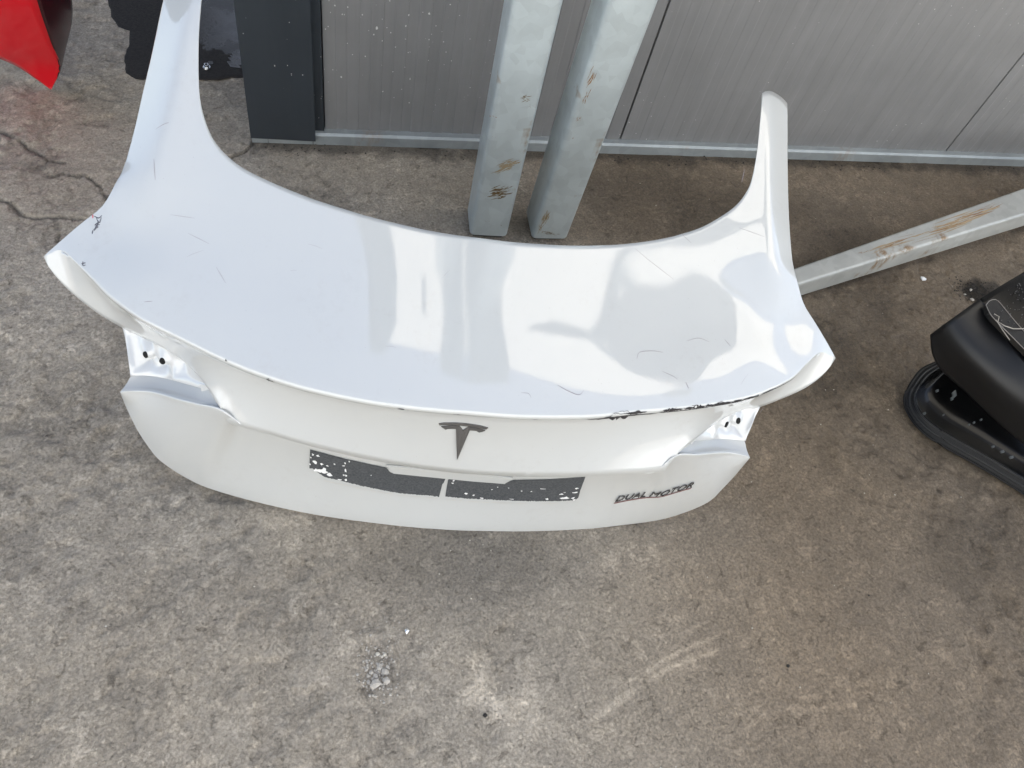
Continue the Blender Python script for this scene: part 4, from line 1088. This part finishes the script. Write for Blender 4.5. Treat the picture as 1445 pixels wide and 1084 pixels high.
# ------------------------------------------------------------------ small things on the floor
def stone(x, y, r, mat, name='stone', fl_=.6, sink=.25, seed=0):
    rs = random.Random(seed)
    bm = bmesh.new(); bmesh.ops.create_icosphere(bm, subdivisions=1, radius=1)
    sx, sy = rs.uniform(.7, 1.25), rs.uniform(.7, 1.25); a = rs.uniform(0, 6)
    for v in bm.verts:
        k = rs.uniform(.72, 1.15); p = v.co * k
        px, py = p.x * sx, p.y * sy
        v.co = Vector((px * math.cos(a) - py * math.sin(a), px * math.sin(a) + py * math.cos(a), p.z * fl_)) * r
    z0 = float(ground_height(np.array([x]), np.array([y]))[0])
    me = bpy.data.meshes.new(name); bm.to_mesh(me); bm.free(); me.materials.append(mat)
    o = bpy.data.objects.new(name, me); col.objects.link(o); o.location = (x, y, z0 + r * fl_ * (1 - sink) * .8)
    return o
def gpx(u, v): return wpx(u, v, 0)[:2]
G_HEAP = 'loose stones in the crumbled heap'
big = [(530, 965, .0125, 'flat grey concrete lump, largest at the lower end of the crumbled heap'), (545, 960, .011, 'angular grey concrete lump beside the trowel mark at the right of the crumbled heap'),
       (544, 947, .0072, 'squarish pale concrete stone just above the big lumps in the crumbled heap'), (535, 941, .0055, 'small pale stone at the middle of the crumbled heap'), (524, 948, .0062, 'grey pebble at the left of the crumbled heap beside paler bits'),
       (530, 953, .0058, 'grey pebble between the left pebble and the large lumps of the heap'), (517, 944, .0045, 'small grey pebble on the upper left rim of the crumbled heap'), (533, 922, .0050, 'smooth cream pebble at the top of the crumbled heap'),
       (543, 922, .0050, 'angular buff pebble at the top right of the crumbled heap'), (520, 962, .0050, 'round grey pebble at the lower left edge of the crumbled heap')]
for i, (u, v, r, lab) in enumerate(big):
    x, y = gpx(u, v)
    tag(stone(x, y, r, M_PALE if i in (7, 8) else M_STONE, seed=i + 3), lab, 'stone', G_HEAP)
bm_all = MB()
def crumbs(mb, cx, cy, sx, sy, n, rmin, rmax, seed):
    rs = random.Random(seed)
    base = [(1, 0, 0), (-1, 0, 0), (0, 1, 0), (0, -1, 0), (0, 0, 1), (0, 0, -1)]
    fc = [(0, 2, 4), (2, 1, 4), (1, 3, 4), (3, 0, 4), (2, 0, 5), (1, 2, 5), (3, 1, 5), (0, 3, 5)]
    for _ in range(n):
        x, y = rs.gauss(cx, sx), rs.gauss(cy, sy); r = rmin + (rmax - rmin) * rs.random() ** 2.5
        z = float(ground_height(np.array([x]), np.array([y]))[0])
        a = rs.uniform(0, 6)
        vv = []
        for b in base:
            k = rs.uniform(.6, 1.1) * r
            vv.append((x + (b[0] * math.cos(a) - b[1] * math.sin(a)) * k, y + (b[0] * math.sin(a) + b[1] * math.cos(a)) * k, z + r * .35 + b[2] * k * .7))
        mb.add(vv, fc)
hx, hy = gpx(532, 948)
mb = MB(); crumbs(mb, hx, hy, .018, .024, 330, .0008, .0042, 1); crumbs(mb, hx + .01, hy + .07, .03, .03, 130, .0006, .0022, 2)
tag(mb.obj('gravel', M_STONE), 'fine crumbled concrete grit around the heap of stones', 'gravel', kind='stuff')
mb = MB()
rs = random.Random(5)
for _ in range(520):
    x, y = rs.uniform(-.9, 2.0), rs.uniform(.02, 1.75)
    crumbs(mb, x, y, .002, .002, 1, .0007, .0024, rs.random())
tag(mb.obj('grit', M_PALE), 'scattered tiny pale grit on the concrete floor', 'grit', kind='stuff')
mb = MB()
rs = random.Random(9)
for _ in range(150):
    crumbs(mb, rs.uniform(-.15, 2.6), 1.785 + rs.gauss(0, .015), .003, .003, 2, .001, .0045, rs.random())
x, y = gpx(1372, 408); crumbs(mb, x, y, .035, .018, 420, .0006, .0040, 3)
x, y = gpx(1385, 418); crumbs(mb, x, y, .028, .016, 300, .0006, .0038, 4)
tag(mb.obj('dirt', M_DIRT), 'black crumbly dirt heaped by the black bumper and along the wall foot', 'dirt', kind='stuff')
for i, (u, v, r, lab) in enumerate(((1372, 423, .0085, 'buff pebble nearest the ridge corner of the black bumper in black dirt'), (1369, 410, .0075, 'pale pebble in the black dirt above the bumper corner, upper of the three'), (1362, 415, .0055, 'small pale pebble at the left edge of the black dirt'))):
    x, y = gpx(u, v); tag(stone(x, y, r, M_STONE, seed=30 + i), lab, 'stone', 'pebbles in the black dirt')
x, y = gpx(1303, 393); o = stone(x, y, .011, M_WHITE_CHIP, 'plastic_chip', .35, .1, 51); tag(o, 'small white plastic chip on the dark floor below the steel tube', 'chip')
for i, (u, v, r, lab) in enumerate(((1112, 940, .0042, 'small black pebble on brown concrete at lower right of the floor'), (684, 1010, .0050, 'dark pebble below the pale stain on the lower floor'), (1226, 840, .0030, 'tiny dark pebble on the brown floor right of the lid'))):
    x, y = gpx(u, v); tag(stone(x, y, r, M_DIRT, 'pebble', .6, .2, 60 + i), lab, 'pebble')
x, y = gpx(574, 891); o = stone(x, y, .006, M_STEEL, 'metal_shard', .6, .1, 71); tag(o, 'shiny crumpled metal shard above the heap of stones', 'shard')
# flanged nut by the puddle
nx_, ny_ = gpx(292, 97)
nut = tag(empty('flange_nut', (nx_, ny_, .004)), 'steel flange nut lying in the edge of the dark puddle', 'nut')
def disc(name, r, z0, z1, n, mat, r2=None):
    r2 = r2 or r
    v = [(r * math.cos(i * 2 * math.pi / n), r * math.sin(i * 2 * math.pi / n), z0) for i in range(n)] + [(r2 * math.cos(i * 2 * math.pi / n), r2 * math.sin(i * 2 * math.pi / n), z1) for i in range(n)]
    return mesh(name, v, [tuple(range(n))[::-1], tuple(range(n, 2 * n))] + [(i, (i + 1) % n, n + (i + 1) % n, n + i) for i in range(n)], mat, nut)
disc('flange', .0115, 0, .003, 20, M_STEEL, .0105); disc('hexagon', .0075, .003, .011, 6, M_STEEL, .007); disc('thread_hole', .0042, .0108, .0114, 14, M_HOLE)
